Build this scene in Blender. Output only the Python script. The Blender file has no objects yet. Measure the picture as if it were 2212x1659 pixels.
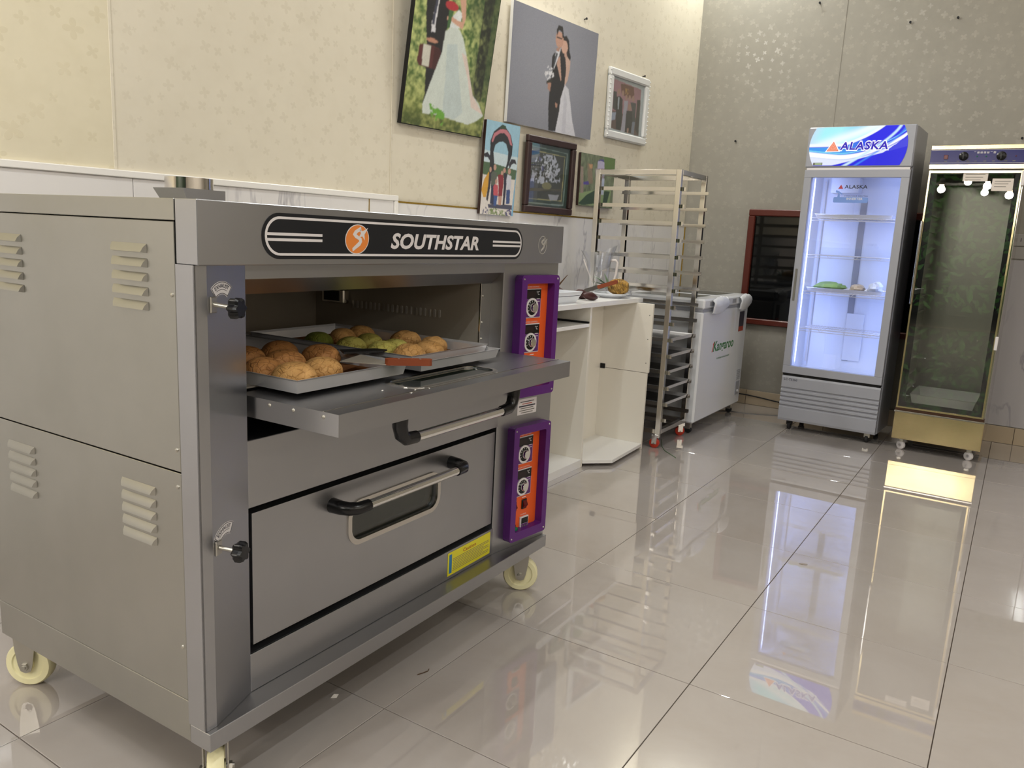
import bpy, bmesh, math, random
import numpy as np
from mathutils import Matrix, Vector
random.seed(7)
SC = bpy.context.scene
COL = SC.collection
R = math.radians

# ------------------------------------------------------------------ camera
CAM_H = 1.215
pitch, roll, yaw = R(10.656), R(2.814), R(32.358)
_F0 = Vector((-math.sin(yaw), math.cos(yaw), 0)); _R0 = Vector((math.cos(yaw), math.sin(yaw), 0)); _Z = Vector((0, 0, 1))
_fwd = _F0*math.cos(pitch) - _Z*math.sin(pitch); _up0 = _F0*math.sin(pitch) + _Z*math.cos(pitch)
_rt = _R0*math.cos(roll) + _up0*math.sin(roll); _up = -_R0*math.sin(roll) + _up0*math.cos(roll)
cam_data = bpy.data.cameras.new('camera'); cam = bpy.data.objects.new('camera', cam_data); COL.objects.link(cam)
cam_data.sensor_fit = 'HORIZONTAL'; cam_data.sensor_width = 36.0; cam_data.lens = 1703.08/2212*36.0
cam_data.clip_start = 0.05; cam_data.clip_end = 60
m = Matrix.Identity(4)
for i in range(3):
    m[i][0] = _rt[i]; m[i][1] = _up[i]; m[i][2] = -_fwd[i]
m[2][3] = CAM_H
cam.matrix_world = m
SC.camera = cam
SC.cycles.max_bounces = 8; SC.cycles.diffuse_bounces = 4; SC.cycles.glossy_bounces = 4; SC.cycles.transparent_max_bounces = 12
SC.cycles.caustics_reflective = False

# ------------------------------------------------------------------ world (night sky seen through the open front) and exposure
world = bpy.data.worlds.new('world'); SC.world = world; world.use_nodes = True
world.node_tree.nodes['Background'].inputs[0].default_value = (0.50, 0.58, 0.75, 1)
world.node_tree.nodes['Background'].inputs[1].default_value = 0.02
SC.view_settings.view_transform = 'Standard'; SC.view_settings.look = 'None'
SC.view_settings.gamma = 1.0; SC.view_settings.use_curve_mapping = False
EXPO = 0.54
SC.view_settings.exposure = EXPO
SIGN_S = 2**-EXPO        # emission of printed lit signs so that they show at their printed colour

# ------------------------------------------------------------------ lamp powers (each lamp is built further down as a fixture)
WALL_TUBE_W = 26.0      # batten on the wall above the pictures
CORNER_TUBE_W = 12.0    # batten in the far corner
CEIL_TUBE_W = 20.0      # ceiling battens
HEDGE_FILL_W = 30.0           # added lamps outside that brighten the reflected hedge
PENDANT_W = 22.0         # warm bulbs hanging by the open front, plus an added fill row
FRIDGE_W = 1.8           # cold LED strips in the drinks fridge

# ------------------------------------------------------------------ helpers
def lin(hx):
    out = []
    for i in (0, 2, 4):
        c = int(hx[i:i+2], 16)/255
        out.append(c/12.92 if c <= .04045 else ((c+.055)/1.055)**2.4)
    return tuple(out)

class MB:
    def __init__(s): s.v = []; s.f = []
    def add(s, vs, fs):
        o = len(s.v); s.v += [tuple(p) for p in vs]; s.f += [tuple(i+o for i in f) for f in fs]; return s
    def box(s, x0, x1, y0, y1, z0, z1, b=0.0):
        lo = (min(x0, x1), min(y0, y1), min(z0, z1)); hi = (max(x0, x1), max(y0, y1), max(z0, z1))
        b = min(b, *[(hi[i]-lo[i])*.45 for i in range(3)])
        if b <= 0:
            vs = [(x, y, z) for x in (lo[0], hi[0]) for y in (lo[1], hi[1]) for z in (lo[2], hi[2])]
            return s.add(vs, [(0,1,3,2),(4,6,7,5),(0,4,5,1),(2,3,7,6),(0,2,6,4),(1,5,7,3)])
        vs = []; idx = {}
        for c in range(8):
            sg = (c & 1, (c >> 1) & 1, (c >> 2) & 1)
            for a in range(3):
                p = [(hi[i] if sg[i] else lo[i]) if i == a else ((hi[i]-b) if sg[i] else (lo[i]+b)) for i in range(3)]
                idx[(c, a)] = len(vs); vs.append(p)
        fs = []
        for a in range(3):
            o1, o2 = [i for i in range(3) if i != a]
            for sd in (0, 1):
                base = sd << a
                cs = [base, base | (1 << o1), base | (1 << o1) | (1 << o2), base | (1 << o2)]
                fs.append(tuple(idx[(c, a)] for c in cs))
        for a in range(3):
            o1, o2 = [i for i in range(3) if i != a]
            for s1 in (0, 1):
                for s2 in (0, 1):
                    c0 = (s1 << o1) | (s2 << o2); c1 = c0 | (1 << a)
                    fs.append((idx[(c0, o1)], idx[(c1, o1)], idx[(c1, o2)], idx[(c0, o2)]))
        for c in range(8): fs.append((idx[(c, 0)], idx[(c, 1)], idx[(c, 2)]))
        return s.add(vs, fs)
    def prism(s, poly, a0, a1, axis='z'):
        """poly: 2D points in the plane normal to axis, extruded a0..a1 (z: xy, y: xz, x: yz)"""
        n = len(poly)
        def P(p, a): return {'z': (p[0], p[1], a), 'y': (p[0], a, p[1]), 'x': (a, p[0], p[1])}[axis]
        vs = [P(p, a0) for p in poly] + [P(p, a1) for p in poly]
        fs = [tuple(range(n)), tuple(range(2*n-1, n-1, -1))] + [(i, (i+1) % n, n+(i+1) % n, n+i) for i in range(n)]
        return s.add(vs, fs)
    def ring(s, outer, inner, a0, a1, axis='y'):
        n = len(outer)
        def P(p, a): return {'z': (p[0], p[1], a), 'y': (p[0], a, p[1]), 'x': (a, p[0], p[1])}[axis]
        vs = [P(p, a0) for p in outer] + [P(p, a0) for p in inner] + [P(p, a1) for p in outer] + [P(p, a1) for p in inner]
        fs = []
        for i in range(n):
            j = (i+1) % n
            fs += [(i, j, n+j, n+i), (2*n+i, 3*n+i, 3*n+j, 2*n+j), (i, 2*n+i, 2*n+j, j), (n+i, n+j, 3*n+j, 3*n+i)]
        return s.add(vs, fs)
    def tube(s, pts, r, n=10, caps=True):
        pts = [Vector(p) for p in pts]; rs = r if isinstance(r, (list, tuple)) else [r]*len(pts)
        rings = []; prev = None
        for i, p in enumerate(pts):
            d = (pts[min(i+1, len(pts)-1)] - pts[max(i-1, 0)]).normalized()
            if prev is None:
                a = Vector((0, 0, 1)) if abs(d.z) < .9 else Vector((1, 0, 0))
                u = d.cross(a).normalized()
            else:
                u = (prev - d*prev.dot(d)).normalized()
            prev = u; w = d.cross(u)
            rings.append([p + (u*math.cos(2*math.pi*k/n) + w*math.sin(2*math.pi*k/n))*rs[i] for k in range(n)])
        vs = [v for rg in rings for v in rg]
        fs = [(i*n+k, i*n+(k+1) % n, (i+1)*n+(k+1) % n, (i+1)*n+k) for i in range(len(pts)-1) for k in range(n)]
        if caps: fs += [tuple(range(n)), tuple(range((len(pts)-1)*n, len(pts)*n))]
        return s.add(vs, fs)
    def cyl(s, p0, p1, r, n=16): return s.tube([p0, p1], r, n)
    def lathe(s, prof, n=24, c=(0, 0, 0), M=None):
        """prof: (r, h) along local z"""
        vs = []
        for r, hgt in prof:
            for k in range(n):
                a = 2*math.pi*k/n; p = Vector((r*math.cos(a), r*math.sin(a), hgt))
                if M is not None: p = M @ p
                vs.append(p + Vector(c))
        fs = [(i*n+k, i*n+(k+1) % n, (i+1)*n+(k+1) % n, (i+1)*n+k) for i in range(len(prof)-1) for k in range(n)]
        fs += [tuple(range(n)), tuple(range((len(prof)-1)*n, len(prof)*n))]
        return s.add(vs, fs)
    def build(s, name, mat, parent=None, smooth=None, loc=None, rot=None, recalc=True):
        me = bpy.data.meshes.new(name); me.from_pydata(s.v, [], s.f); me.update()
        if recalc:
            bm = bmesh.new(); bm.from_mesh(me); bmesh.ops.recalc_face_normals(bm, faces=bm.faces); bm.to_mesh(me); bm.free()
        if smooth is not None:
            me.shade_smooth()
            me.set_sharp_from_angle(angle=R(smooth))
        me.materials.append(mat)
        o = bpy.data.objects.new(name, me); COL.objects.link(o)
        if parent is not None: o.parent = parent
        if loc is not None: o.location = loc
        if rot is not None: o.rotation_euler = rot
        return o

def tag(o, label, cat, group=None):
    o['label'] = label; o['category'] = cat
    if group: o['group'] = group
    return o
def thing(name, label, cat, loc=(0, 0, 0), rot=(0, 0, 0), group=None):
    o = bpy.data.objects.new(name, None); COL.objects.link(o); o.empty_display_size = .1
    o.location = loc; o.rotation_euler = rot if isinstance(rot, (tuple, list)) else (0, 0, rot)
    return tag(o, label, cat, group)
def struct(o, label=None):
    o['kind'] = 'structure'
    if label: o['label'] = label
    return o
def copy_tree(o, parent=None):
    c = o.copy(); COL.objects.link(c)
    if parent is not None: c.parent = parent
    for ch in list(o.children): copy_tree(ch, c)
    return c

def rrect(x0, x1, z0, z1, r, n=6):
    pts = []
    for cx, cz, a0 in ((x1-r, z1-r, 0), (x0+r, z1-r, 90), (x0+r, z0+r, 180), (x1-r, z0+r, 270)):
        for k in range(n+1):
            a = R(a0 + 90*k/n); pts.append((cx + r*math.cos(a), cz + r*math.sin(a)))
    return pts
def ell(cx, cz, rx, rz, n=28, rot=0):
    c, s_ = math.cos(rot), math.sin(rot)
    return [(cx + rx*math.cos(t)*c - rz*math.sin(t)*s_, cz + rx*math.cos(t)*s_ + rz*math.sin(t)*c) for t in [2*math.pi*k/n for k in range(n)]]

def text_obj(name, body, bbox, y, mat, parent, shear=0.0, off=0.0, space=1.0, bend=None, ext=0.0004):
    """lettering in the local xz plane, facing -y, fitted to bbox=(x0,x1,z0,z1)"""
    cu = bpy.data.curves.new(name, 'FONT'); cu.body = body; cu.shear = shear; cu.offset = off; cu.space_character = space
    cu.resolution_u = 3
    t = bpy.data.objects.new(name, cu); COL.objects.link(t)
    dg = bpy.context.evaluated_depsgraph_get(); dg.update()
    me = bpy.data.meshes.new_from_object(t.evaluated_get(dg))
    bpy.data.objects.remove(t); bpy.data.curves.remove(cu)
    co = np.empty(len(me.vertices)*3, dtype=np.float32); me.vertices.foreach_get('co', co); co = co.reshape(-1, 3)
    mn, mx = co.min(0), co.max(0); x0, x1, z0, z1 = bbox
    x = x0 + (co[:, 0]-mn[0])/max(1e-6, mx[0]-mn[0])*(x1-x0); z = z0 + (co[:, 1]-mn[1])/max(1e-6, mx[1]-mn[1])*(z1-z0)
    if bend:
        cx, cz, r0 = bend
        ang = (x-cx)/r0; rr = z - cz
        x = cx + np.sin(ang)*rr; z = cz + np.cos(ang)*rr
    out = np.stack([x, np.full_like(x, y), z], 1).astype(np.float32)
    me.vertices.foreach_set('co', out.ravel()); me.update()
    me.name = name; me.materials.clear(); me.materials.append(mat)
    bm = bmesh.new(); bm.from_mesh(me)
    for f in bm.faces:
        if f.normal.y > 0: f.normal_flip()
    bm.to_mesh(me); bm.free()
    o = bpy.data.objects.new(name, me); COL.objects.link(o); o.parent = parent
    return o

# ------------------------------------------------------------------ materials
def nodes_of(mt): return mt.node_tree.nodes, mt.node_tree.links
def pm(name, col, rough=.5, metal=0.0, spec=.5, emit=None, emit_s=0, coat=0, alpha=None, trans=0, ior=1.45):
    mt = bpy.data.materials.new(name); mt.use_nodes = True
    b = mt.node_tree.nodes['Principled BSDF']
    c = lin(col) if isinstance(col, str) else col
    b.inputs['Base Color'].default_value = (*c, 1); b.inputs['Roughness'].default_value = rough; b.inputs['Metallic'].default_value = metal
    b.inputs['Specular IOR Level'].default_value = spec; b.inputs['Coat Weight'].default_value = coat
    b.inputs['Transmission Weight'].default_value = trans; b.inputs['IOR'].default_value = ior
    if emit is not None:
        e = lin(emit) if isinstance(emit, str) else emit
        b.inputs['Emission Color'].default_value = (*e, 1); b.inputs['Emission Strength'].default_value = emit_s
    return mt
def coords(mt, scale=(1, 1, 1), kind='Object'):
    n, l = nodes_of(mt); tc = n.new('ShaderNodeTexCoord'); mp = n.new('ShaderNodeMapping'); mp.inputs['Scale'].default_value = scale
    l.new(tc.outputs[kind], mp.inputs['Vector']); return mp.outputs['Vector']
def noise(mt, vec, scale, detail=3, rough=.5, dist=0):
    n, l = nodes_of(mt); t = n.new('ShaderNodeTexNoise'); t.inputs['Scale'].default_value = scale; t.inputs['Detail'].default_value = detail
    t.inputs['Roughness'].default_value = rough; t.inputs['Distortion'].default_value = dist; l.new(vec, t.inputs['Vector']); return t.outputs['Fac']
def ramp(mt, fac, stops):
    n, l = nodes_of(mt); r = n.new('ShaderNodeValToRGB'); e = r.color_ramp.elements
    while len(e) < len(stops): e.new(.5)
    for k, (p, c) in enumerate(stops):
        e[k].position = p; cc = lin(c) if isinstance(c, str) else c; e[k].color = (*cc, 1)
    l.new(fac, r.inputs['Fac']); return r.outputs['Color']
def mixc(mt, fac, a, b, mode='MIX'):
    n, l = nodes_of(mt); mx = n.new('ShaderNodeMix'); mx.data_type = 'RGBA'; mx.blend_type = mode
    for sock, v in ((mx.inputs['Factor'], fac), (mx.inputs['A'], a), (mx.inputs['B'], b)):
        if hasattr(v, 'links') or hasattr(v, 'is_linked'): l.new(v, sock)
        elif isinstance(v, (int, float)): sock.default_value = v
        else: sock.default_value = (*(lin(v) if isinstance(v, str) else v), 1)
    return mx.outputs['Result']
def math_n(mt, op, a, b=None):
    n, l = nodes_of(mt); t = n.new('ShaderNodeMath'); t.operation = op
    for i, v in enumerate((a, b)):
        if v is None: continue
        if isinstance(v, (int, float)): t.inputs[i].default_value = v
        else: l.new(v, t.inputs[i])
    return t.outputs[0]
def maprange(mt, v, a, b, c, d):
    n, l = nodes_of(mt); t = n.new('ShaderNodeMapRange'); t.inputs[1].default_value = a; t.inputs[2].default_value = b
    t.inputs[3].default_value = c; t.inputs[4].default_value = d; l.new(v, t.inputs[0]); return t.outputs[0]
def bump(mt, hgt, strength=.2, dist=.01):
    n, l = nodes_of(mt); t = n.new('ShaderNodeBump'); t.inputs['Strength'].default_value = strength; t.inputs['Distance'].default_value = dist
    l.new(hgt, t.inputs['Height']); l.new(t.outputs['Normal'], n['Principled BSDF'].inputs['Normal'])
def setin(mt, name, v):
    n, l = nodes_of(mt); l.new(v, n['Principled BSDF'].inputs[name])

def steel(name, col, rough, brush=(1, 1, 90), bstr=.03, smudge=.12):
    mt = pm(name, col, rough, 1.0)
    v2 = coords(mt, (1, 1, 1)); g = noise(mt, v2, 3.5, 3, .55)
    setin(mt, 'Roughness', maprange(mt, g, .3, .75, rough-smudge*.5, rough+smudge))
    c = lin(col); setin(mt, 'Base Color', mixc(mt, maprange(mt, g, .35, .7, 0, .35), c, tuple(k*.82 for k in c)))
    if bstr: bump(mt, noise(mt, coords(mt, brush), 6, 2), bstr, .002)
    return mt
def flat(name, col, rough=.5, spec=.5): return pm(name, col, rough, 0, spec)
def glassy(name, tint=(1, 1, 1), gloss=.12, rough=.0):
    """a thin pane: clear with a fresnel reflection"""
    mt = bpy.data.materials.new(name); mt.use_nodes = True; n, l = nodes_of(mt); n.clear()
    out = n.new('ShaderNodeOutputMaterial'); mx = n.new('ShaderNodeMixShader'); tr = n.new('ShaderNodeBsdfTransparent'); gl = n.new('ShaderNodeBsdfGlossy')
    fr = n.new('ShaderNodeFresnel'); ge = n.new('ShaderNodeNewGeometry'); im = n.new('ShaderNodeMapRange')
    im.inputs[3].default_value = 1.5; im.inputs[4].default_value = 1/1.5      # same reflectance on both faces of the pane
    l.new(ge.outputs['Backfacing'], im.inputs[0]); l.new(im.outputs[0], fr.inputs['IOR'])
    ad = n.new('ShaderNodeMath'); ad.operation = 'ADD'; ad.inputs[1].default_value = gloss
    tr.inputs[0].default_value = (*tint, 1); gl.inputs['Roughness'].default_value = rough
    l.new(fr.outputs[0], ad.inputs[0]); l.new(ad.outputs[0], mx.inputs[0]); l.new(tr.outputs[0], mx.inputs[1]); l.new(gl.outputs[0], mx.inputs[2]); l.new(mx.outputs[0], out.inputs[0])
    return mt
def emis(name, col, s):
    return pm(name, (0, 0, 0), .5, emit=col, emit_s=s)
def attr_mat(name, rough=.4, emit_s=0, spec=.4):
    mt = pm(name, (0, 0, 0) if emit_s else (.5, .5, .5), rough, spec=spec); n, l = nodes_of(mt); a = n.new('ShaderNodeAttribute'); a.attribute_name = 'Col'
    if emit_s:
        l.new(a.outputs['Color'], n['Principled BSDF'].inputs['Emission Color']); n['Principled BSDF'].inputs['Emission Strength'].default_value = emit_s
    else: l.new(a.outputs['Color'], n['Principled BSDF'].inputs['Base Color'])
    return mt

def wallpaper(name, base, dark, scale=13.5, strength=.16):
    mt = pm(name, base, .5, spec=.35); n, l = nodes_of(mt)
    v = coords(mt, (1, 1, 1)); sp = n.new('ShaderNodeSeparateXYZ'); l.new(v, sp.inputs[0]); cb = n.new('ShaderNodeCombineXYZ')
    l.new(sp.outputs[0], cb.inputs[0]); l.new(sp.outputs[2], cb.inputs[1])
    vo = n.new('ShaderNodeTexVoronoi'); vo.voronoi_dimensions = '2D'; vo.inputs['Scale'].default_value = scale; vo.inputs['Randomness'].default_value = .85
    l.new(cb.outputs[0], vo.inputs['Vector'])
    sc = n.new('ShaderNodeVectorMath'); sc.operation = 'SCALE'; sc.inputs['Scale'].default_value = 1.0; l.new(vo.outputs['Position'], sc.inputs[0])
    df = n.new('ShaderNodeVectorMath'); df.operation = 'SUBTRACT'; l.new(cb.outputs[0], df.inputs[0]); l.new(sc.outputs[0], df.inputs[1])
    s2 = n.new('ShaderNodeSeparateXYZ'); l.new(df.outputs[0], s2.inputs[0])
    sepc = n.new('ShaderNodeSeparateColor'); l.new(vo.outputs['Color'], sepc.inputs[0])
    ang = math_n(mt, 'ARCTAN2', s2.outputs[1], s2.outputs[0]); lobes = math_n(mt, 'ABSOLUTE', math_n(mt, 'SINE', math_n(mt, 'ADD', math_n(mt, 'MULTIPLY', ang, 2.0), math_n(mt, 'MULTIPLY', sepc.outputs[1], 6.28))))
    ln = n.new('ShaderNodeVectorMath'); ln.operation = 'LENGTH'; l.new(df.outputs[0], ln.inputs[0])
    size = maprange(mt, sepc.outputs[0], 0, 1, .14/scale, .36/scale)
    rad = math_n(mt, 'MULTIPLY', math_n(mt, 'ADD', math_n(mt, 'MULTIPLY', lobes, .75), .25), size)
    mask = maprange(mt, math_n(mt, 'SUBTRACT', rad, ln.outputs['Value']), -.0015, .0015, 0, 1)
    g = noise(mt, v, 1.3, 4, .6); g2 = noise(mt, v, 9, 3, .6)
    b0 = lin(base); d0 = lin(dark)
    col = mixc(mt, maprange(mt, g, .35, .7, 0, .5), b0, tuple(k*.90 for k in b0))
    col = mixc(mt, maprange(mt, g2, .45, .8, 0, .25), col, d0)
    col = mixc(mt, math_n(mt, 'MULTIPLY', mask, strength), col, d0)
    setin(mt, 'Base Color', col)
    setin(mt, 'Roughness', maprange(mt, mask, 0, 1, .55, .26))
    bump(mt, math_n(mt, 'ADD', mask, math_n(mt, 'MULTIPLY', g2, .6)), .12, .002)
    return mt
def marble(name, base, vein, scale=1.0):
    mt = pm(name, base, .07, spec=.5); n, l = nodes_of(mt)
    tc = n.new('ShaderNodeTexCoord'); mp = n.new('ShaderNodeMapping'); mp.inputs['Rotation'].default_value = (0, R(32), 0); mp.inputs['Scale'].default_value = (2.6, 1, .55)
    l.new(tc.outputs['Object'], mp.inputs['Vector']); v = mp.outputs['Vector']
    w = noise(mt, v, 1.6*scale, 5, .55, .5); line = math_n(mt, 'ABSOLUTE', math_n(mt, 'SUBTRACT', w, .5))
    m1 = maprange(mt, line, 0, .016, 1, 0); msk = noise(mt, v, 1.3*scale, 2)
    m1 = math_n(mt, 'MULTIPLY', m1, maprange(mt, msk, .45, .66, 0, .8))
    cl = noise(mt, v, .9*scale, 4)
    c = mixc(mt, maprange(mt, cl, .4, .75, 0, .3), base, tuple(k*.88 for k in lin(base)))
    setin(mt, 'Base Color', mixc(mt, m1, c, vein)); return mt

M = {}
M['steel'] = steel('brushed_steel', 'b2b3b7', .32, (1, 1, 300), .0, .05)
M['steel_side'] = steel('brushed_side_steel', 'adaca6', .34, (1, 200, 1), .0, .10)
M['steel_dark'] = pm('chamber_steel', 'b0a99d', .48, .35)
M['chrome'] = pm('chrome', 'f0efee', .07, 1.0)
M['bright_steel'] = pm('polished_steel', 'd2cec8', .13, 1.0)
M['warm_reflect_steel'] = steel('warm_reflection_steel', 'e6d2a2', .18, (6, 6, 9), .05, .08)  # warm lamp reflections put into the steel's base colour
M['black'] = flat('black_plastic', '0e0e10', .25)
M['black_matt'] = flat('black_matt', '0a0a0c', .6)
M['rubber'] = flat('black_rubber', '141416', .7)
M['purple'] = flat('purple_plastic', '561e70', .35)
M['purple_print'] = flat('purple_print', '5a2a6a', .35)
M['orange'] = flat('orange_print', 'dd5a22', .4)
M['white_print'] = flat('white_print', 'd8d4d4', .45)
M['logo_black'] = flat('logo_black', '15171c', .35)
M['logo_orange'] = flat('logo_orange', 'e0843a', .4)
M['etched'] = pm('etched_line', 'c9c6c0', .5, .6)
M['yellow_label'] = flat('yellow_label', 'd8cf2c', .4)
M['blue_label'] = flat('blue_label', '2f74a4', .4)
M['red_text'] = flat('red_print', 'a8402c', .5)
M['grey_text'] = flat('grey_print', '6c6a62', .5)
M['dark_text'] = flat('dark_print', '3b3a44', .5)
M['display'] = flat('dark_red_display', '241719', .2)
M['red_switch'] = flat('red_rocker', '5c1416', .25)
M['green_knob'] = flat('green_button', '0c6a48', .25)
M['cream_wheel'] = flat('cream_nylon', 'e6e0b6', .4)
M['zinc'] = pm('zinc_plate', 'b9b6ae', .32, .9)
M['tray'] = pm('aluminium_tray', 'd6d6d9', .28, .5)
M['tray_dark'] = steel('dark_tray', '63615f', .35, (1, 1, 1), .02, .1)
M['liner'] = flat('baked_tray_floor', '7a5236', .8, 0.0)
M['paint_white'] = flat('white_paint', 'ece9e4', .3)
M['cream_board'] = flat('cream_melamine', 'e8e3d8', .28)
M['white_board'] = flat('white_melamine', 'ecebe8', .22)
M['white_plastic'] = flat('white_plastic', 'e2e2e0', .3)
M['grey_plastic'] = flat('grey_enamel', '999ba3', .28)
M['dark_gap'] = flat('dark_recess', '0b0b0b', .8)
M['wood_frame'] = pm('red_brown_wood', '5a241a', .3)
M['frame_dark'] = pm('dark_frame_wood', '3a2826', .35)
M['frame_white'] = flat('white_moulding', 'dcdcda', .45)
M['gold_trim'] = pm('gold_trim', 'c9a64a', .25, .9)
M['glass'] = glassy('clear_glass', (.97, .98, .98), .02)
M['glass_dark'] = glassy('tinted_glass', (.86, .87, .85), .10)
M['green_glass'] = glassy('oven_door_glass', (.55, .62, .58), .06)
M['print'] = attr_mat('photo_print', .35)
M['dim_wall'] = flat('taupe_paint', 'c4bdb2', .6)
M['ceil'] = flat('ceiling_white', 'e6e2d8', .8)
M['white_glow'] = emis('lamp_diffuser', 'fff6e6', 6)
M['led'] = emis('cold_led_strip', 'a8c0ff', 4)
M['bulb'] = emis('warm_bulb', 'ffdca8', 25)
M['wp'] = wallpaper('clover_wallpaper', 'dfd7c4', 'c9bfa9')
M['wp_yellow'] = wallpaper('satin_clover_wallpaper', 'e0d7bd', 'cabfa0', 9.0, .30)
M['wp_grey'] = wallpaper('grey_fleck_wallpaper', '9b978d', 'ada89d', 15.0, .5)  # greyer fleck paper, darkened further for the end wall's dim light
M['marble'] = marble('white_marble', 'e2dfdd', 'a5a2a8')
M['marble_grey'] = marble('grey_marble', 'b6b2b4', '8e8a92')

def tile_mat():
    mt = pm('polished_beige_tile', 'c3b7ac', .02, spec=1.0, coat=.9)
    mt.node_tree.nodes['Principled BSDF'].inputs['Coat Roughness'].default_value = .012; n, l = nodes_of(mt)
    v = coords(mt, (1, 1, 1)); g = noise(mt, v, 2.3, 5, .65, .6); oi = n.new('ShaderNodeObjectInfo')
    a = mixc(mt, maprange(mt, g, .3, .72, 0, 1), 'aea7a2', 'a49b94')
    a = mixc(mt, math_n(mt, 'MULTIPLY', oi.outputs['Random'], .3), a, 'b0aba7')
    setin(mt, 'Base Color', a)
    g2 = noise(mt, v, 30, 3, .6); setin(mt, 'Roughness', maprange(mt, g2, .3, .8, .018, .03))
    return mt
M['tile'] = tile_mat()
M['grout'] = flat('dark_grout', '5d5248', .8)
M['base_tile'] = flat('beige_skirting', 'b5a48c', .2)

# ================================================================== THE ROOM
WALL_ROT = R(90 - 6.957)
CORNER = Vector((-2.345, 6.16, 0))
CEIL = 3.75
WD = Vector((math.cos(WALL_ROT), math.sin(WALL_ROT), 0)); WN = Vector((math.sin(WALL_ROT), -math.cos(WALL_ROT), 0))
def wall_pt(s_, n_, z_): return CORNER + WD*s_ + WN*n_ + Vector((0, 0, z_))

# floor: grout bed with separate polished tiles
floor = struct(MB().box(-3.75, 4.2, -5.0, 6.30, -.06, -.004).build('floor', M['grout']), 'polished beige tile floor')
tile_me = {}
def tile_mesh(w, d):
    k = (round(w, 3), round(d, 3))
    if k not in tile_me:
        o = MB().box(-w/2, w/2, -d/2, d/2, -.012, 0, .0007).build('tile', M['tile']); tile_me[k] = o.data; bpy.data.objects.remove(o)
    return tile_me[k]
G = .0026
for ix in range(-6, 7):
    for iy in range(-11, 8):
        x0, x1 = -.03 + .6*ix, -.03 + .6*(ix+1); y0, y1 = 2.003 + .6*iy, 2.003 + .6*(iy+1)
        x0, x1 = max(x0, -3.7), min(x1, 4.2); y0, y1 = max(y0, -5.0), min(y1, 6.158)
        if x1-x0 < .05 or y1-y0 < .03: continue
        wx = CORNER.x + (y0+y1)/2*0.1220 - CORNER.y*.1220
        if x1 < wx - .05: continue
        o = bpy.data.objects.new('tile', tile_mesh(x1-x0-G, y1-y0-G)); COL.objects.link(o); o.parent = floor
        o.location = ((x0+x1)/2, (y0+y1)/2, random.uniform(-.0003, .0003))

# left wall, papered, with a marble wainscot
wl = struct(MB().box(-11.3, .12, 0, .12, -.02, CEIL).build('wall_left', M['wp'], loc=CORNER, rot=(0, 0, WALL_ROT)), 'cream clover-patterned papered wall with marble wainscot')
MB().box(-11.3, -4.464, -.002, 0, 1.385, CEIL).build('paper_panel', M['wp_yellow'], wl)
for s_, w in ((-4.458, .012), (-3.115, .007)):
    MB().box(s_-w/2, s_+w/2, -.004, 0.0, 1.385, CEIL, .0015).build('paper_seam', M['wp'], wl)
edges = [-11.3, -10.15, -8.95, -7.75, -6.55, -5.35, -4.40, -3.256, -3.096]
for a, b in zip(edges[:-1], edges[1:]):
    MB().box(a+.0012, b-.0012, -.010, 0, 0, 1.357, .001).build('marble_panel', M['marble'], wl)
MB().box(-3.2585, -3.2535, -.0115, 0, 0, 1.357).build('gold_joint', M['gold_trim'], wl)
e2 = [-3.07, -2.40, -1.80, -1.20, -.60, -.006]
for a, b in zip(e2[:-1], e2[1:]):
    MB().box(a+.001, b-.001, -.008, 0, 0, 1.350, .0008).build('marble_panel', M['marble'], wl)
t1 = struct(MB().box(-11.3, -3.072, -.020, -.0005, 1.3575, 1.384, .003).build('trim_1', M['paint_white'], loc=CORNER, rot=(0, 0, WALL_ROT)), 'white moulding along the top of the wainscot')
struct(MB().box(-3.0955, -3.072, -.020, -.0005, 0, 1.3565, .003).build('trim_2', M['paint_white'], loc=CORNER, rot=(0, 0, WALL_ROT)), 'white upright moulding ending the wainscot')
struct(MB().box(-3.071, -.008, -.011, -.0005, 1.3505, 1.3585, .001).build('trim_3', M['gold_trim'], loc=CORNER, rot=(0, 0, WALL_ROT)), 'thin gold strip capping the wainscot')
struct(MB().box(-.0055, .004, -.014, -.0005, 0, 1.358, .001).build('trim_4', M['gold_trim'], loc=CORNER, rot=(0, 0, WALL_ROT)), 'thin gold upright strip in the room corner')

# back wall
wb = struct(MB().box(-2.75, 4.2, 6.16, 6.28, -.02, CEIL).build('wall_back', M['wp_grey']), 'cream papered end wall')
MB().box(-1.3005, -1.2955, 6.157, 6.16, .12, CEIL).build('paper_seam', M['wp_grey'], wb)
for a, b in ((-.335, .26), (.263, .858), (.861, 1.456)):
    MB().box(a, b, 6.150, 6.16, .118, 1.215, .001).build('marble_panel', M['marble_grey'], wb)
bb = struct(MB().box(-2.34, 4.2, 6.152, 6.1595, .0, .112).build('baseboard_back', M['grout']), 'beige tile skirting')
xs = -2.31
while xs < 4.1:
    MB().box(xs+.001, min(xs+.598, 4.19), 6.146, 6.1535, .001, .114, .001).build('skirting_tile', M['base_tile'], bb); xs += .6
# right wall, ceiling and the open street front behind the camera
struct(MB().box(4.2, 4.32, -5.0, 6.28, -.02, CEIL).build('wall_right', M['dim_wall']), 'taupe painted wall')
struct(MB().box(-3.9, 4.32, -5.0, 6.28, CEIL, CEIL+.1).build('ceiling', M['ceil']), 'off-white ceiling')
wf = MB(); wf.box(-3.9, -2.9, -5.12, -5.0, -.02, CEIL); wf.box(3.6, 4.32, -5.12, -5.0, -.02, CEIL); wf.box(-2.9, 3.6, -5.12, -5.0, 3.1, CEIL)
struct(wf.build('wall_front', M['dim_wall']), 'taupe front wall around the wide street opening')

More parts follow.
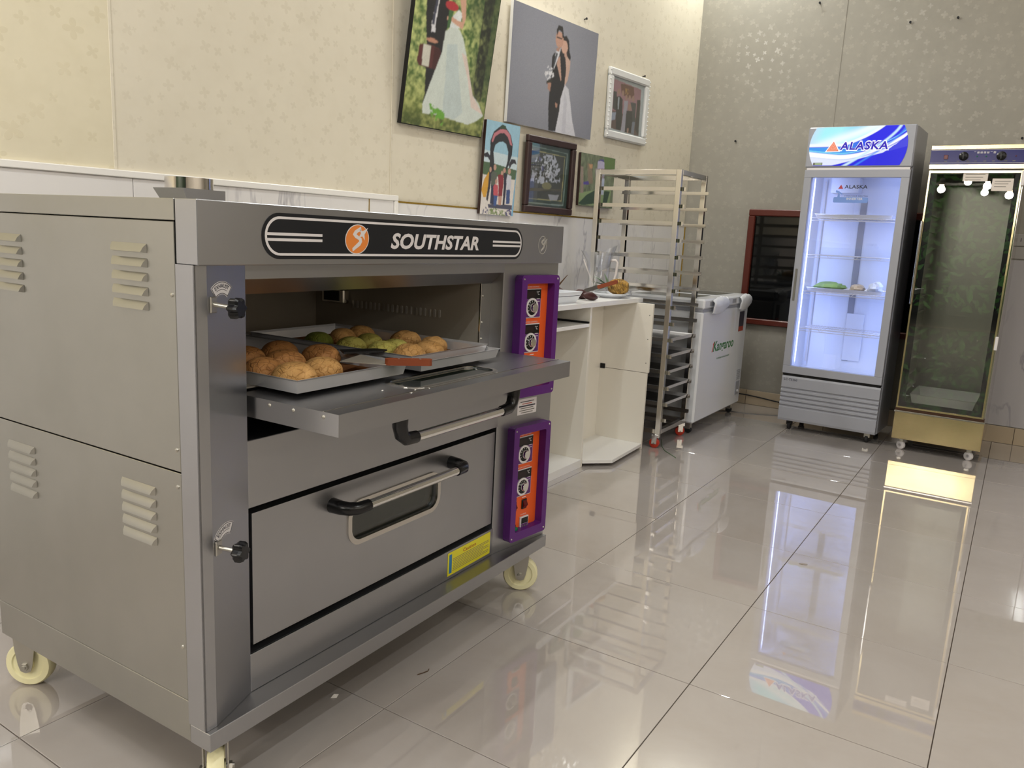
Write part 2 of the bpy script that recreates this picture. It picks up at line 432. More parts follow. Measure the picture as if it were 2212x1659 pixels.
# window in the back wall
M['night_glass'] = pm('night_window_glass', '060708', .04, spec=.5)
win = struct(bpy.data.objects.new('window_1', None)); COL.objects.link(win)
win['label'] = 'red-brown wooden window with dark night glass'
win.location = (-1.158, 6.16, 1.066)
hw, hh = .664, .434
for nm, bxx in (('frame_top', (-hw, hw, -.045, 0, hh-.05, hh)), ('frame_bottom', (-hw, hw, -.05, 0, -hh, -hh+.045)), ('frame_left', (-hw, -hw+.05, -.045, 0, -hh+.045, hh-.05)), ('frame_right', (hw-.05, hw, -.045, 0, -hh+.045, hh-.05))):
    MB().box(*bxx, .006).build('window_frame', M['wood_frame'], win)
MB().box(-.02, .02, -.035, 0, -hh+.045, hh-.05, .004).build('mullion', M['wood_frame'], win)
for a, b in ((-hw+.05, -.02), (.02, hw-.05)):
    MB().box(a, b, -.016, -.008, -hh+.045, hh-.05).build('pane', M['night_glass'], win)
MB().box(.06, .10, -.04, -.016, -.09, .04, .004).build('catch', M['zinc'], win)

# garden hedge outside the open front (seen only as a reflection)
mb = MB(); rg = random.Random(3)
for k in range(2600):
    x = rg.uniform(-4.5, 4.5); z = rg.uniform(0.2, 3.2); y = -6.6 - rg.random()*.7
    a = rg.uniform(0, 6.28); L_ = rg.uniform(.05, .13); t = rg.uniform(-.9, .9)
    d1 = Vector((math.cos(a)*math.cos(t), math.sin(t), math.sin(a)*math.cos(t))); d2 = d1.cross(Vector((.3, 1, .2))).normalized()
    p = Vector((x, y, z))
    mb.add([p-d1*L_, p+d2*L_*.35, p+d1*L_, p-d2*L_*.35], [(0, 1, 2, 3)])
M['leaf'] = flat('garden_leaf', '3f7a33', .4)
hd = mb.build('garden_hedge', M['leaf'], recalc=False); hd['kind'] = 'stuff'; tag(hd, 'green leafy garden hedge outside the open front', 'hedge')
M['paving'] = flat('street_paving', '4a4844', .7)
struct(MB().box(-6, 6, -8.5, -5.13, -.08, -.02).build('floor_outside', M['paving']), 'dark paving outside the open front')
M['night_wall'] = flat('garden_wall', '23262a', .8)
struct(MB().box(-6, 6, -8.6, -8.5, -.08, 4.2).build('wall_garden', M['night_wall']), 'dark garden wall outside')

# ------------------------------------------------------------------ lamps
def batten(label, loc, rot, length, watt, col=(1, .95, .86), group='batten lamps'):
    """a surface-mounted LED batten: housing on local +z side, light thrown to local -z"""
    t = thing('batten_lamp', label, 'lamp', loc, rot, group)
    MB().box(-length/2, length/2, -.022, .022, -.02, 0, .004).build('housing', M['white_plastic'], t)
    mb = MB()
    prof = [(-.019, -.020), (-.019, -.03), (-.012, -.042), (0, -.047), (.012, -.042), (.019, -.03), (.019, -.020)]
    mb.prism(prof, -length/2+.015, length/2-.015, 'x'); mb.build('diffuser', M['white_glow'], t)
    for sx in (-1, 1): MB().box(sx*length/2-.012, sx*length/2+.012, -.024, .024, -.048, .001, .003).build('end_cap', M['white_plastic'], t)
    ld = bpy.data.lights.new('lamp_light', 'AREA'); ld.shape = 'RECTANGLE'; ld.size = length*.95; ld.size_y = .06; ld.energy = watt; ld.color = col
    lo = bpy.data.objects.new('lamp_light', ld); COL.objects.link(lo); lo.parent = t; lo.location = (0, 0, -.055)
    return t
# on the papered wall above the pictures, facing out and down
p = wall_pt(-2.35, .03, 3.18)
batten('white batten lamp on the wall above the pictures', p, (R(-62), 0, WALL_ROT), 1.2, WALL_TUBE_W, (1, .98, .93))
batten('white batten lamp high in the far corner', (-1.95, 5.88, CEIL), (0, 0, 0), .6, CORNER_TUBE_W, (.97, 1, .96))
for (x, y, k, lab) in ((-1.5, .1, 1.2, 'ceiling batten lamp over the left of the oven'), (-1.3, 3.7, .6, 'ceiling batten lamp over the counter'), (.6, -.7, 1.2, 'ceiling batten lamp above the middle of the floor'),
                    (1.7, 1.7, .8, 'ceiling batten lamp on the far right side'), (1.2, -2.8, .6, 'ceiling batten lamp near the open front')):
    batten(lab, (x, y, CEIL), (0, 0, R(90)), 1.2, CEIL_TUBE_W*k, (.97, 1, 1))
def hedge_fill_lamp(x, label):  # unseen lamps added to brighten the hedge
    t = thing('hedge_fill_lamp', label, 'lamp', (x, -5.35, -.02), 0, 'added hedge fill lamps')
    MB().lathe([(.05, 0), (.05, .01), (.015, .02), (.015, .25)], 16).build('stake', M['black_matt'], t, 40)
    MB().lathe([(.03, .25), (.055, .27), (.06, .36), (.02, .37)], 18).build('head', M['black'], t, 40)
    MB().lathe([(.001, .372), (.045, .371), (.045, .374), (.001, .375)], 18).build('lens', M['white_glow'], t)
    ld = bpy.data.lights.new('lamp_light', 'SPOT'); ld.energy = HEDGE_FILL_W; ld.spot_size = R(120); ld.color = (1, .92, .7); ld.shadow_soft_size = .05
    lo = bpy.data.objects.new('lamp_light', ld); COL.objects.link(lo); lo.parent = t; lo.location = (0, 0, .40); lo.rotation_euler = (R(180-38), 0, 0)
    lo.rotation_euler = Vector((0, -1, 1.1)).to_track_quat('-Z', 'Y').to_euler()
for x, lab in ((-2.4, 'added hedge fill lamp left of the open front'), (-.6, 'added hedge fill lamp in the middle of the open front'), (1.4, 'added hedge fill lamp right of the open front')): hedge_fill_lamp(x, lab)
def pendant(x, y, z, label):
    t = thing('pendant_lamp', label, 'lamp', (x, y, CEIL), 0, 'pendant bulbs')
    MB().cyl((0, 0, 0), (0, 0, z-CEIL+.09), .003, 6).build('cord', M['black_matt'], t)
    MB().lathe([(.004, .10), (.03, .09), (.035, .05), (.10, .0), (.098, .0), (.03, .045)], 20, (0, 0, z-CEIL)).build('shade', M['black'], t, 40)
    MB().lathe([(.002, -.035), (.025, -.025), (.032, 0), (.025, .025), (.015, .04)], 14, (0, 0, z-CEIL)).build('bulb', M['bulb'], t, 60)
    ld = bpy.data.lights.new('lamp_light', 'POINT'); ld.energy = PENDANT_W; ld.shadow_soft_size = .05; ld.color = (1, .95, .88)
    lo = bpy.data.objects.new('lamp_light', ld); COL.objects.link(lo); lo.parent = t; lo.location = (0, 0, z-CEIL-.06)
pend = [(-1.45, -2.2, 2.22), (-1.25, -3.4, 2.42), (-.92, -2.6, 2.30), (-1.05, -3.9, 2.30), (-.62, -2.4, 2.16), (-1.75, -1.5, 2.5), (-2.1, -3.0, 2.6),
        (2.2, -1.6, 2.5), (3.2, .2, 2.5), (3.3, 1.6, 2.5), (3.3, 3.0, 2.5)]  # right-hand row added as fill for the upright surfaces
names = ['far left of the group', 'front left of the group', 'left of the middle one', 'frontmost of the group', 'right of the middle one', 'nearest the papered wall', 'in the left front corner',
         'first of the added right-hand fill row', 'second of the added right-hand fill row', 'third of the added right-hand fill row', 'last of the added right-hand fill row']
for (x, y, z), nm in zip(pend, names): pendant(x, y, z, 'black pendant bulb, '+nm)

# ================================================================== THE OVEN
OVEN_ROT = R(91.05)
oven = thing('deck_oven', 'large stainless steel two-deck bakery oven on cream casters', 'oven', (-1.254, .902, 0), OVEN_ROT)
OW, OD = 1.39, .82
S, SS = M['steel'], M['steel_side']
# base frame: front bar, side bars
bf = MB(); bf.box(0, OW, 0, .062, .15, .191, .0012); bf.build('base_front_bar', S, oven)
MB().box(0.002, OW-.002, .062, .064, .15, .191).build('base_joint', M['dark_gap'], oven)
MB().box(.001, .03, .064, OD, .15, .2415, .0012).build('base_side_rail', SS, oven)
MB().box(OW-.03, OW-.001, .064, OD, .15, .2415, .0012).build('base_side_rail', SS, oven)
MB().box(.03, OW-.03, OD-.03, OD, .15, .2415, .001).build('base_rear_rail', SS, oven)
MB().box(.03, OW-.03, .064, OD-.03, .176, .19).build('base_floor', SS, oven)
# side panels (left: lower and upper, plus top lip)
for x0, x1, nm in ((0, .022, 'L'), (OW-.022, OW, 'R')):
    for z0, z1 in ((.2435, .7285), (.7315, 1.2105)):
        sp = MB().box(x0, x1, .0675, OD, z0, z1, .001).build('side_panel', SS, oven)
        if nm == 'L':
            zc = (.674, .6472, .6205, .5938, .567) if z0 < .5 else (1.156, 1.1285, 1.101, 1.0735, 1.046)
            for d0 in (.150, .600):
                for z in zc:
                    l_ = .112; mb = MB()
                    # pressed louvre: wedge bulging outwards, open at its lower edge
                    pts = [(-.0002, d0, z+.010), (-.0002, d0+l_, z+.010), (-.0088, d0+.008, z-.006), (-.0088, d0+l_-.008, z-.006), (-.0002, d0, z-.007), (-.0002, d0+l_, z-.007), (-.006, d0+.004, z+.003), (-.006, d0+l_-.004, z+.003)]
                    mb.add(pts, [(0, 1, 7, 6), (6, 7, 3, 2), (2, 3, 5, 4), (0, 6, 2, 4), (1, 5, 3, 7)])
                    mb.build('louvre', SS, sp, 50)
            for zz in ((.70, .36) if z0 < .5 else (1.075, .775)):
                MB().lathe([(.0045, 0), (.0035, .0022), (.001, .003)], 10, (0, .078, zz), Matrix.Rotation(R(-90), 3, 'Y')).build('screw', M['zinc'], sp)
MB().box(-.001, .03, .064, OD, 1.2125, 1.252, .001).build('top_lip', SS, oven)
MB().box(OW-.03, OW+.001, .064, OD, 1.2125, 1.252, .001).build('top_lip', SS, oven)
MB().box(.03, OW-.03, .03, OD, 1.238, 1.250).build('top_cover', S, oven)
MB().box(.022, OW-.022, OD-.012, OD, .2435, 1.238).build('rear_panel', SS, oven)
# header with its name plate
hd_ = MB(); hd_.box(0, OW-.004, 0, .0625, 1.134, 1.252, .0014); header = hd_.build('header', S, oven)
plate = MB().prism(rrect(.145, 1.129, 1.146, 1.237, .0445, 10), -.0012, 0, 'y').build('name_plate', M['logo_black'], oven)
MB().ring(rrect(.152, 1.122, 1.153, 1.230, .038, 10), rrect(.157, 1.117, 1.158, 1.225, .034, 10), -.0018, -.0013).build('border_line', M['white_print'], plate)
for x0, x1 in ((.156, .306), (.966, 1.118)):
    for zz in (1.1955, 1.1845): MB().box(x0, x1, -.0018, -.0013, zz-.0028, zz+.0028).build('stripe', M['white_print'], plate)
text_obj('lettering', 'SOUTHSTAR', (.527, .895, 1.170, 1.2075), -.0019, M['white_print'], plate, shear=.22, off=.035, space=1.02)
ec, ez = .413, 1.190
MB().prism(ell(ec, ez, .0385, .0325, 36, R(12)), -.0017, -.0013, 'y').build('emblem_rim', M['white_print'], plate)
MB().prism(ell(ec, ez, .0365, .0305, 36, R(12)), -.0020, -.0016, 'y').build('emblem_disc', M['logo_orange'], plate)
def emblem_s(x, z, k, y0, y1, mat, par):
    mb = MB()
    mb.prism([(x+k*p[0], z+k*p[1]) for p in [(.30, .78), (-.25, .52), (-.42, .28), (-.2, .08), (.12, -.04), (.16, -.12), (.05, -.2), (-.45, -.55), (-.42, -.75), (.25, -.38), (.42, -.14), (.36, .08), (.1, .2), (-.1, .30), (.02, .42), (.34, .52)]], y0, y1, 'y')
    mb.prism([(x+k*p[0], z+k*p[1]) for p in [(.95, .72), (.62, .30), (.66, -.06), (.44, .18), (.12, .12), (.30, .36), (.18, .62), (.46, .50)]], y0, y1, 'y')
    return mb.build('emblem_mark', mat, par)
emblem_s(ec, ez, .036, -.0024, -.0019, M['white_print'], plate)
MB().ring(ell(1.252, 1.190, .026, .028, 32), ell(1.252, 1.190, .024, .026, 32), -.0005, -.0001).build('etched_ring', M['etched'], header)
emblem_s(1.254, 1.190, .028, -.0006, -.0001, M['etched'], header)
# flue on top
fl = MB(); b0, b1 = (.352, .461, .50, .60), (.336, .461, .50, .62)
fl.add([(b0[0], b0[2], 1.250), (b0[1], b0[2], 1.250), (b0[1], b0[3], 1.250), (b0[0], b0[3], 1.250), (b1[0], b1[2], 1.291), (b1[1], b1[2], 1.291), (b1[1], b1[3], 1.291), (b1[0], b1[3], 1.291)],
       [(0, 1, 5, 4), (1, 2, 6, 5), (2, 3, 7, 6), (3, 0, 4, 7), (4, 5, 6, 7)])
flue = fl.build('flue_box', S, oven)
MB().lathe([(.0585, 0), (.0585, .03), (.0565, .03), (.0565, 0)], 40, (.402, .565, 1.289)).build('flue_pipe', M['bright_steel'], flue, 40)
# corner post on the left: side, front strip, face angled in to the doors
def vert_strip(pts, z0, z1, name, mat, th=.0015):
    mb = MB(); inner = []
    n = len(pts)
    for i, (u, d) in enumerate(pts): inner.append((u, d))
    for (a, b) in zip(pts[:-1], pts[1:]):
        t = Vector((b[0]-a[0], b[1]-a[1])).normalized(); nn = Vector((-t.y, t.x))*th*2
        mb.prism([a, b, (b[0]+nn.x, b[1]+nn.y), (a[0]+nn.x, a[1]+nn.y)], z0, z1, 'z')
    return mb.build(name, mat, oven)
vert_strip([(0, .066), (0, .0125), (.027, .0125)], .1915, 1.1335, 'corner_post', S)
lp = MB(); lp.prism([(.027, .0125), (.149, .054), (.149, .10), (.144, .10), (.144, .058), (.027, .0175)], .1915, 1.1335, 'z'); lpost = lp.build('angled_post', S, oven)
# right control column, angled outwards
cp_a = math.atan2(.015-.055, 1.392-1.124)
rc = MB(); rc.prism([(1.120, .100), (1.120, .0555), (1.124, .0545), (OW, .0145), (OW, .0665), (OW-.004, .0665), (OW-.004, .021), (1.126, .060), (1.126, .100)], .1915, 1.1335, 'z'); rc.build('control_column', S, oven)
# fascia, chamber surround, middle panel, bottom panel
MB().box(.149, 1.124, .054, .060, 1.102, 1.134, .001).build('upper_fascia', S, oven)
cs = MB(); cs.add([(.149, .060, 1.102), (1.124, .060, 1.102), (1.124, .10, 1.068), (.149, .10, 1.068)], [(0, 1, 2, 3)]); cs.build('chamber_hood', S, oven)
sur = MB().box(1.066, 1.121, .098, .104, .774, 1.068, .0006).build('chamber_surround', M['bright_steel'], oven); MB().box(.148, .178, .098, .104, .774, 1.068, .0006).build('chamber_surround', M['bright_steel'], oven)
for zz in (1.03, .95, .90): MB().lathe([(.004, 0), (.003, .002), (.001, .003)], 8, (1.075, .098, zz), Matrix.Rotation(R(90), 3, 'X')).build('screw', M['zinc'], sur)
ch = MB(); U0, U1, D0, D1, Z0, Z1 = .178, 1.066, .104, .79, .871, 1.068
ch.add([(U0, D0, Z0), (U1, D0, Z0), (U1, D1, Z0), (U0, D1, Z0), (U0, D0, Z1), (U1, D0, Z1), (U1, D1, Z1), (U0, D1, Z1)], [(0, 1, 2, 3), (4, 7, 6, 5), (1, 5, 6, 2), (0, 3, 7, 4), (2, 6, 7, 3)])
chm = ch.build('baking_chamber', M['steel_dark'], oven, recalc=False)
for k in range(20):
    d = .615 - k*(.615-.252)/19
    MB().prism(rrect(d-.0038, d+.0038, .950, .975, .0036, 4), U1-.003, U1-.0005, 'x').build('vent_slot', M['etched'] if k % 7 else M['zinc'], chm)
MB().box(U1-.03, U1-.001, .632, .735, .962, 1.01, .004).build('chamber_lamp', M['bright_steel'], chm)
MB().box(U1-.032, U1-.0295, .652, .722, .97, 1.004).build('lamp_lens', M['black'], chm)
MB().box(.149, 1.124, .054, .060, .619, .767, .001).build('middle_panel', S, oven)
MB().box(.149, 1.124, .060, .45, .757, .764).build('gap_shade_shelf', M['black_matt'], oven)  # dark plates stand in for the shade under the open door
MB().box(.149, 1.124, .40, .41, .62, .871).build('gap_shade_back', M['black_matt'], oven)
MB().box(.149, 1.124, .104, .40, .866, .870).build('chamber_floor_plate', M['steel_dark'], oven)
# lower deck recess and door
MB().box(.149, 1.124, .10, .106, .28, .64).build('lower_recess', M['dark_gap'], oven)
bp = MB(); bp.box(.149, 1.124, .054, .060, .1915, .2815, .001); bp.box(.149, 1.124, .060, .10, .276, .2815); bp.build('bottom_panel', S, oven)
def door(z0, z1, name, par_rot=None):
    """a door built upright in its own frame: x along the front, y = out of the oven is negative, z up"""
    u0, u1 = .161, 1.116
    mb = MB(); wx0, wx1, wz0, wz1 = .466, .820, z0+.138, z0+.233
    # four panels round the window (simple tiling), sheet thickness .03
    T = .045
    for a in ((u0, wx0, z0, z1), (wx1, u1, z0, z1), (wx0, wx1, z0, wz0), (wx0, wx1, wz1, z1)):
        mb.box(a[0], a[1], 0, T, a[2], a[3])
    # corner fillets of the window
    for (cx, cz, sx, sz) in ((wx0, wz0, 1, 1), (wx1, wz0, -1, 1), (wx0, wz1, 1, -1), (wx1, wz1, -1, -1)):
        r = .034; fan = [(cx, cz)] + [(cx+sx*r*(1-math.sin(t)), cz+sz*r*(1-math.cos(t))) for t in [R(90)*k/6 for k in range(7)]]
        mb.prism(fan, 0, T, 'y')
    d = mb.build(name, S, oven)
    MB().ring(rrect(wx0-.012, wx1+.012, wz0-.012, wz1+.012, .044, 8), rrect(wx0+.001, wx1-.001, wz0+.001, wz1-.001, .033, 8), -.004, .003).build('window_rim', M['bright_steel'], d, 40)
    MB().prism(rrect(wx0, wx1, wz0, wz1, .034, 6), .010, .014, 'y').build('window_glass', M['green_glass'], d)
    hz = z1-.047
    for sx, ux in ((1, .402), (-1, .882)):
        mb = MB()
        pts = [(ux, 0, hz), (ux, -.030, hz), (ux+sx*.006, -.050, hz), (ux+sx*.022, -.062, hz), (ux+sx*.058, -.064, hz)]
        mb.tube(pts, [.019, .0175, .0165, .0155, .0145], 14); mb.build('handle_bracket', M['black'], d, 50)
    MB().cyl((.452, -.064, hz), (.832, -.064, hz), .0118, 18).build('handle_bar', M['chrome'], d, 40)
    return d
ld_ = door(.303, .604, 'lower_door'); ld_.location = (0, .058, 0)
MB().box(.161, 1.116, .0, .002, .300, .3028).build('door_edge', S, ld_)
ud = door(0, .292, 'upper_door')
ud.rotation_euler = (R(90), 0, 0)      # swung down flat: its front now faces the floor
ud.location = (0, .100, .816)
ud['label'] = 'open upper oven door, lying flat'
for u, d in ((.459, .24), (.401, .193), (.427, .255), (.655, .25), (.494, .252), (.785, .25), (.844, .25)):
    MB().lathe([(.0028, 0), (.002, .0015), (.0005, .002)], 8, (u, .045, d), Matrix.Rotation(R(-90), 3, 'X')).build('screw', M['zinc'], ud)
MB().ring(rrect(.457, .829, .129, .242, .042, 8), rrect(.468, .818, .140, .231, .033, 8), .0448, .0472).build('inner_rim', M['bright_steel'], ud)
MB().prism(rrect(.466, .820, .138, .233, .034, 6), .040, .043, 'y').build('inner_glass', M['green_glass'], ud)
for d in (.10, .169, .252):
    MB().lathe([(.0045, 0), (.0035, .002), (.001, .003)], 10, (.161, .035, d), Matrix.Rotation(R(-90), 3, 'Y')).build('screw', M['zinc'], ud)
MB().box(.161, 1.116, .0452, .0462, .250, .2535).build('folded_edge', M['bright_steel'], ud)
# caution label and data sticker
cl = MB().box(.879, 1.108, .0532, .0538, .202, .275).build('caution_label', M['yellow_label'], oven)
MB().box(.886, .899, .0525, .0531, .209, .268).build('blue_band', M['blue_label'], cl)
text_obj('caution_text', 'Caution', (.958, 1.026, .256, .267), .0526, M['red_text'], cl, off=.01, space=1.15)
for k in range(8):
    MB().box(.905, 1.100-(.03 if k % 3 == 2 else 0), .0527, .0531, .249-k*.0052, .2505-k*.0052).build('text_line', M['grey_text'], cl)
# control panels
def control(z0, z1, lower):
    """local x along the column, y out (negative)"""
    o = MB().box(.070, .226, -.0012, 0, z0+.012, z1-.012).build('control_panel', M['orange'], oven, loc=(1.124, .055, 0), rot=(0, 0, cp_a))
    MB().ring(rrect(.052, .242, z0, z1, .012, 4), rrect(.078, .218, z0+.030, z1-.026, .006, 4), -.030, -.0002).build('panel_frame', M['purple'], o)
    for x in (.062, .232):
        for z in (z0+.012, z1-.012): MB().lathe([(.0035, 0), (.0025, .002), (.001, .0025)], 8, (x, -.030, z), Matrix.Rotation(R(90), 3, 'X')).build('frame_screw', M['zinc'], o)
    zt = z1-.034
    for k in range(2):
        a = zt-.010-k*.112; mz0, mz1 = a-.094, a
        text_obj('panel_text', 'TEMPERATURE CONTROL', (.086, .174, mz1+.003, mz1+.0075), -.0016, M['white_print'], o)
        MB().box(.082, .182, -.004, -.0012, mz0, mz1, .0008).build('thermostat_edge', M['white_print'], o)
        MB().box(.085, .179, -.0052, -.004, mz0+.003, mz1-.003).build('thermostat_face', M['purple_print'], o)
        MB().box(.085, .179, -.0058, -.0052, mz1-.032, mz1-.003).build('display', M['black'], o)
        MB().box(.107, .150, -.0062, -.0058, mz1-.028, mz1-.008).build('display_window', M['display'], o)
        text_obj('degree_mark', '\u00b0C', (.156, .170, mz1-.020, mz1-.008), -.0063, M['white_print'], o)
        c = (.134, mz0+.034)
        MB().ring(ell(c[0], c[1], .0305, .0305, 32), ell(c[0], c[1], .024, .024, 32), -.0085, -.0052).build('dial_ring', M['white_print'], o)
        MB().prism(ell(c[0], c[1], .0242, .0242, 32), -.0075, -.0052, 'y').build('dial_face', M['black'], o)
        mb = MB()
        for q in range(9):
            t = R(-30+q*30); mb.prism([(c[0]+.022*math.cos(t+e), c[1]+.022*math.sin(t+e)) if w else (c[0]+.017*math.cos(t+e), c[1]+.017*math.sin(t+e)) for e, w in ((-.04, 0), (-.04, 1), (.04, 1), (.04, 0))], -.0079, -.0075, 'y')
        mb.build('dial_marks', M['white_print'], o)
        MB().lathe([(.015, 0), (.0145, .010), (.013, .0125), (.0, .0125)], 20, (c[0]+.002, -.0075, c[1]), Matrix.Rotation(R(90), 3, 'X')).build('dial_knob', M['chrome'], o, 40)
        for q in range(2): MB().box(.158, .174, -.0056, -.0052, mz0+.052+.008*q, mz0+.054+.008*q).build('panel_text', M['white_print'], o)
    zs = zt-.250
    for x in (.098, .152):
        sw = MB().box(x-.013, x+.013, -.006, -.0012, zs-.014, zs+.020, .002).build('switch', M['black'], o)
        MB().add([(x-.009, -.006, zs-.010), (x+.009, -.006, zs-.010), (x+.009, -.006, zs+.016), (x-.009, -.006, zs+.016), (x-.009, -.0135, zs+.001), (x+.009, -.0135, zs+.001)], [(0, 1, 5, 4), (4, 5, 2, 3), (0, 4, 3), (1, 2, 5)]).build('rocker', M['red_switch'], o)
        MB().box(x-.01, x+.01, -.0016, -.0012, zs+.025, zs+.0275).build('panel_text', M['white_print'], o)
    zt2 = zs-.058
    MB().lathe([(.009, 0), (.009, .004), (.006, .007), (0, .008)], 16, (.098, -.0012, zt2+.014), Matrix.Rotation(R(90), 3, 'X')).build('pilot_light', M['red_switch'], o, 40)
    MB().box(.084, .112, -.006, -.0012, zt2-.030, zt2-.002, .002).build('button_base', M['black'], o)
    MB().lathe([(.011, 0), (.0105, .012), (.0, .014)], 18, (.098, -.006, zt2-.015), Matrix.Rotation(R(90), 3, 'X')).build('push_button', M['green_knob'], o, 40)
    MB().box(.132, .174, -.008, -.0012, zt2-.032, zt2+.018, .001).build('timer_case', M['white_print'], o)
    MB().box(.136, .171, -.0085, -.008, zt2-.006, zt2+.014).build('timer_display', M['black'], o)
    MB().box(.136, .171, -.0085, -.008, zt2-.028, zt2-.007).build('timer_keys', M['purple_print'], o)
    for q in range(3): MB().box(.139+q*.011, .145+q*.011, -.0092, -.0085, zt2-.017, zt2-.012).build('timer_key', M['grey_text'], o)
    text_obj('panel_text', 'TIMER', (.136, .168, zt2+.022, zt2+.026), -.0016, M['white_print'], o)
    return o
control(.708, 1.096, False)
cpl = control(.222, .611, True)
st = MB().box(.094, .192, -.0012, -.0002, .642, .694).build('data_sticker', M['white_print'], oven, loc=(1.124, .055, 0), rot=(0, 0, cp_a))
for k, (w, mt) in enumerate(((.07, 'dark_text'), (.05, 'red_text'), (.084, 'dark_text'), (.066, 'grey_text'), (.078, 'grey_text'), (.06, 'grey_text'))):
    MB().box(.143-w/2, .143+w/2, -.0017, -.0012, .684-k*.0072-(.0022 if k == 2 else .0012), .684-k*.0072+(.0022 if k == 2 else .0012)).build('text_line', M[mt], st)
# exhaust levers on the angled post
pa = math.atan2(.054-.0125, .149-.027)
def exhaust(zk, tilt):
    o = MB().box(.006, .026, -.004, 0, zk-.016, zk+.014, .0012).build('exhaust_slot', M['zinc'], oven, loc=(.027, .0125, 0), rot=(0, 0, pa))
    MB().cyl((.016, -.004, zk), (.020, -.040, zk-.004), .0045, 10).build('lever_stem', M['zinc'], o, 40)
    mb = MB(); n = 48
    star = [((.0185+.0032*math.cos(6*t))*math.cos(t), (.0185+.0032*math.cos(6*t))*math.sin(t)) for t in [2*math.pi*k/n for k in range(n)]]
    c = (.021, zk-.005)
    for (k0, y0), (k1, y1) in (((.80, -.036), (1, -.041)), ((1, -.041), (1, -.052)), ((1, -.052), (.86, -.058))):
        vs = [(c[0]+k0*p[0], y0, c[1]+k0*p[1]) for p in star] + [(c[0]+k1*p[0], y1, c[1]+k1*p[1]) for p in star]
        mb.add(vs, [(i, (i+1) % n, n+(i+1) % n, n+i) for i in range(n)])
    mb.add([(c[0]+.86*p[0], -.058, c[1]+.86*p[1]) for p in star], [tuple(range(n))]); mb.add([(c[0]+.8*p[0], -.036, c[1]+.8*p[1]) for p in star], [tuple(range(n))])
    mb.build('lever_knob', M['black'], o, 35)
    cx, cz = .046, zk-.010
    def arc(r, a0, a1, n=14): return [(cx+r*math.cos(R(a0+(a1-a0)*k/n+tilt)), cz+r*math.sin(R(a0+(a1-a0)*k/n+tilt))) for k in range(n+1)]
    ro, ri = .052, .027
    lb = MB().prism(arc(ro, 48, 132)+arc(ri, 132, 48), -.0007, -.0001, 'y').build('exhaust_label', M['white_print'], o)
    for r0, r1, a0, a1 in ((.0508, .0498, 49.5, 130.5), (.0295, .0285, 51, 129), (.0366, .036, 62, 118)):
        MB().prism(arc(r0, a0, a1)+arc(r1, a1, a0), -.0012, -.0007, 'y').build('label_line', M['dark_text'], lb)
    for a in (49.5, 129.5): MB().prism([(cx+r*math.cos(R(aa+tilt)), cz+r*math.sin(R(aa+tilt))) for r, aa in ((.0285, a), (.0508, a), (.0508, a+1.2), (.0285, a+2))], -.0012, -.0007, 'y').build('label_line', M['dark_text'], lb)
    tx = text_obj('exhaust_text', 'EXHAUST', (cx-.0235, cx+.0235, cz+.0395, cz+.0472), -.0012, M['dark_text'], lb, off=.012, bend=(cx, cz, .043))
    if tilt:
        for v in tx.data.vertices:
            x, z = v.co.x-cx, v.co.z-cz; c_, s_ = math.cos(R(tilt)), math.sin(R(tilt)); v.co.x = cx+x*c_-z*s_; v.co.z = cz+x*s_+z*c_
exhaust(1.061, 0); exhaust(.577, 12)
# casters
def caster(u, d, ang, r=.06, w=.034):
    """ang: direction of the axle in the oven frame"""
    c = bpy.data.objects.new('caster', None); COL.objects.link(c); c.parent = oven; c.location = (u, d, 0); c.rotation_euler = (0, 0, ang)
    MB().lathe([(r-.004, -w/2), (r, -w/2+.006), (r, w/2-.006), (r-.004, w/2), (r*.70, w/2), (r*.66, w/2-.004), (.016, w/2-.004), (.016, w/2+.003), (.008, w/2+.003), (.008, -w/2-.003), (.016, -w/2-.003), (.016, -w/2+.004), (r*.66, -w/2+.004), (r*.70, -w/2)], 40, (0, 0, r), Matrix.Rotation(R(90), 3, 'Y')).build('wheel', M['cream_wheel'], c, 35)
    mb = MB()
    for sx in (-1, 1):
        x0 = sx*(w/2+.008); pr = [(-.028, .148), (.028, .148), (.026, .11), (.019, r+.004), (.013, r-.014), (0, r-.019), (-.013, r-.014), (-.019, r+.004), (-.026, .11)]
        mb.prism(pr, x0-.0015, x0+.0015, 'x')
    mb.box(-w/2-.009, w/2+.009, -.028, .028, .135, .148)
    mb.build('fork', M['zinc'], c)
    mb = MB(); mb.cyl((-w/2-.020, 0, r), (w/2+.020, 0, r), .006, 10); mb.cyl((w/2+.0095, 0, r), (w/2+.016, 0, r), .0105, 6); mb.cyl((-w/2-.016, 0, r), (-w/2-.0095, 0, r), .0105, 6)
    mb.build('axle_bolt', M['zinc'], c, 30)
    return c
def axle(wx, wy): return math.atan2(wy, wx) - OVEN_ROT
caster(1.318, .055, axle(.52, -.85)); caster(.055, .055, axle(.62, .78)); caster(.05, .785, axle(.52, -.85)); caster(1.33, .76, axle(1, .2))

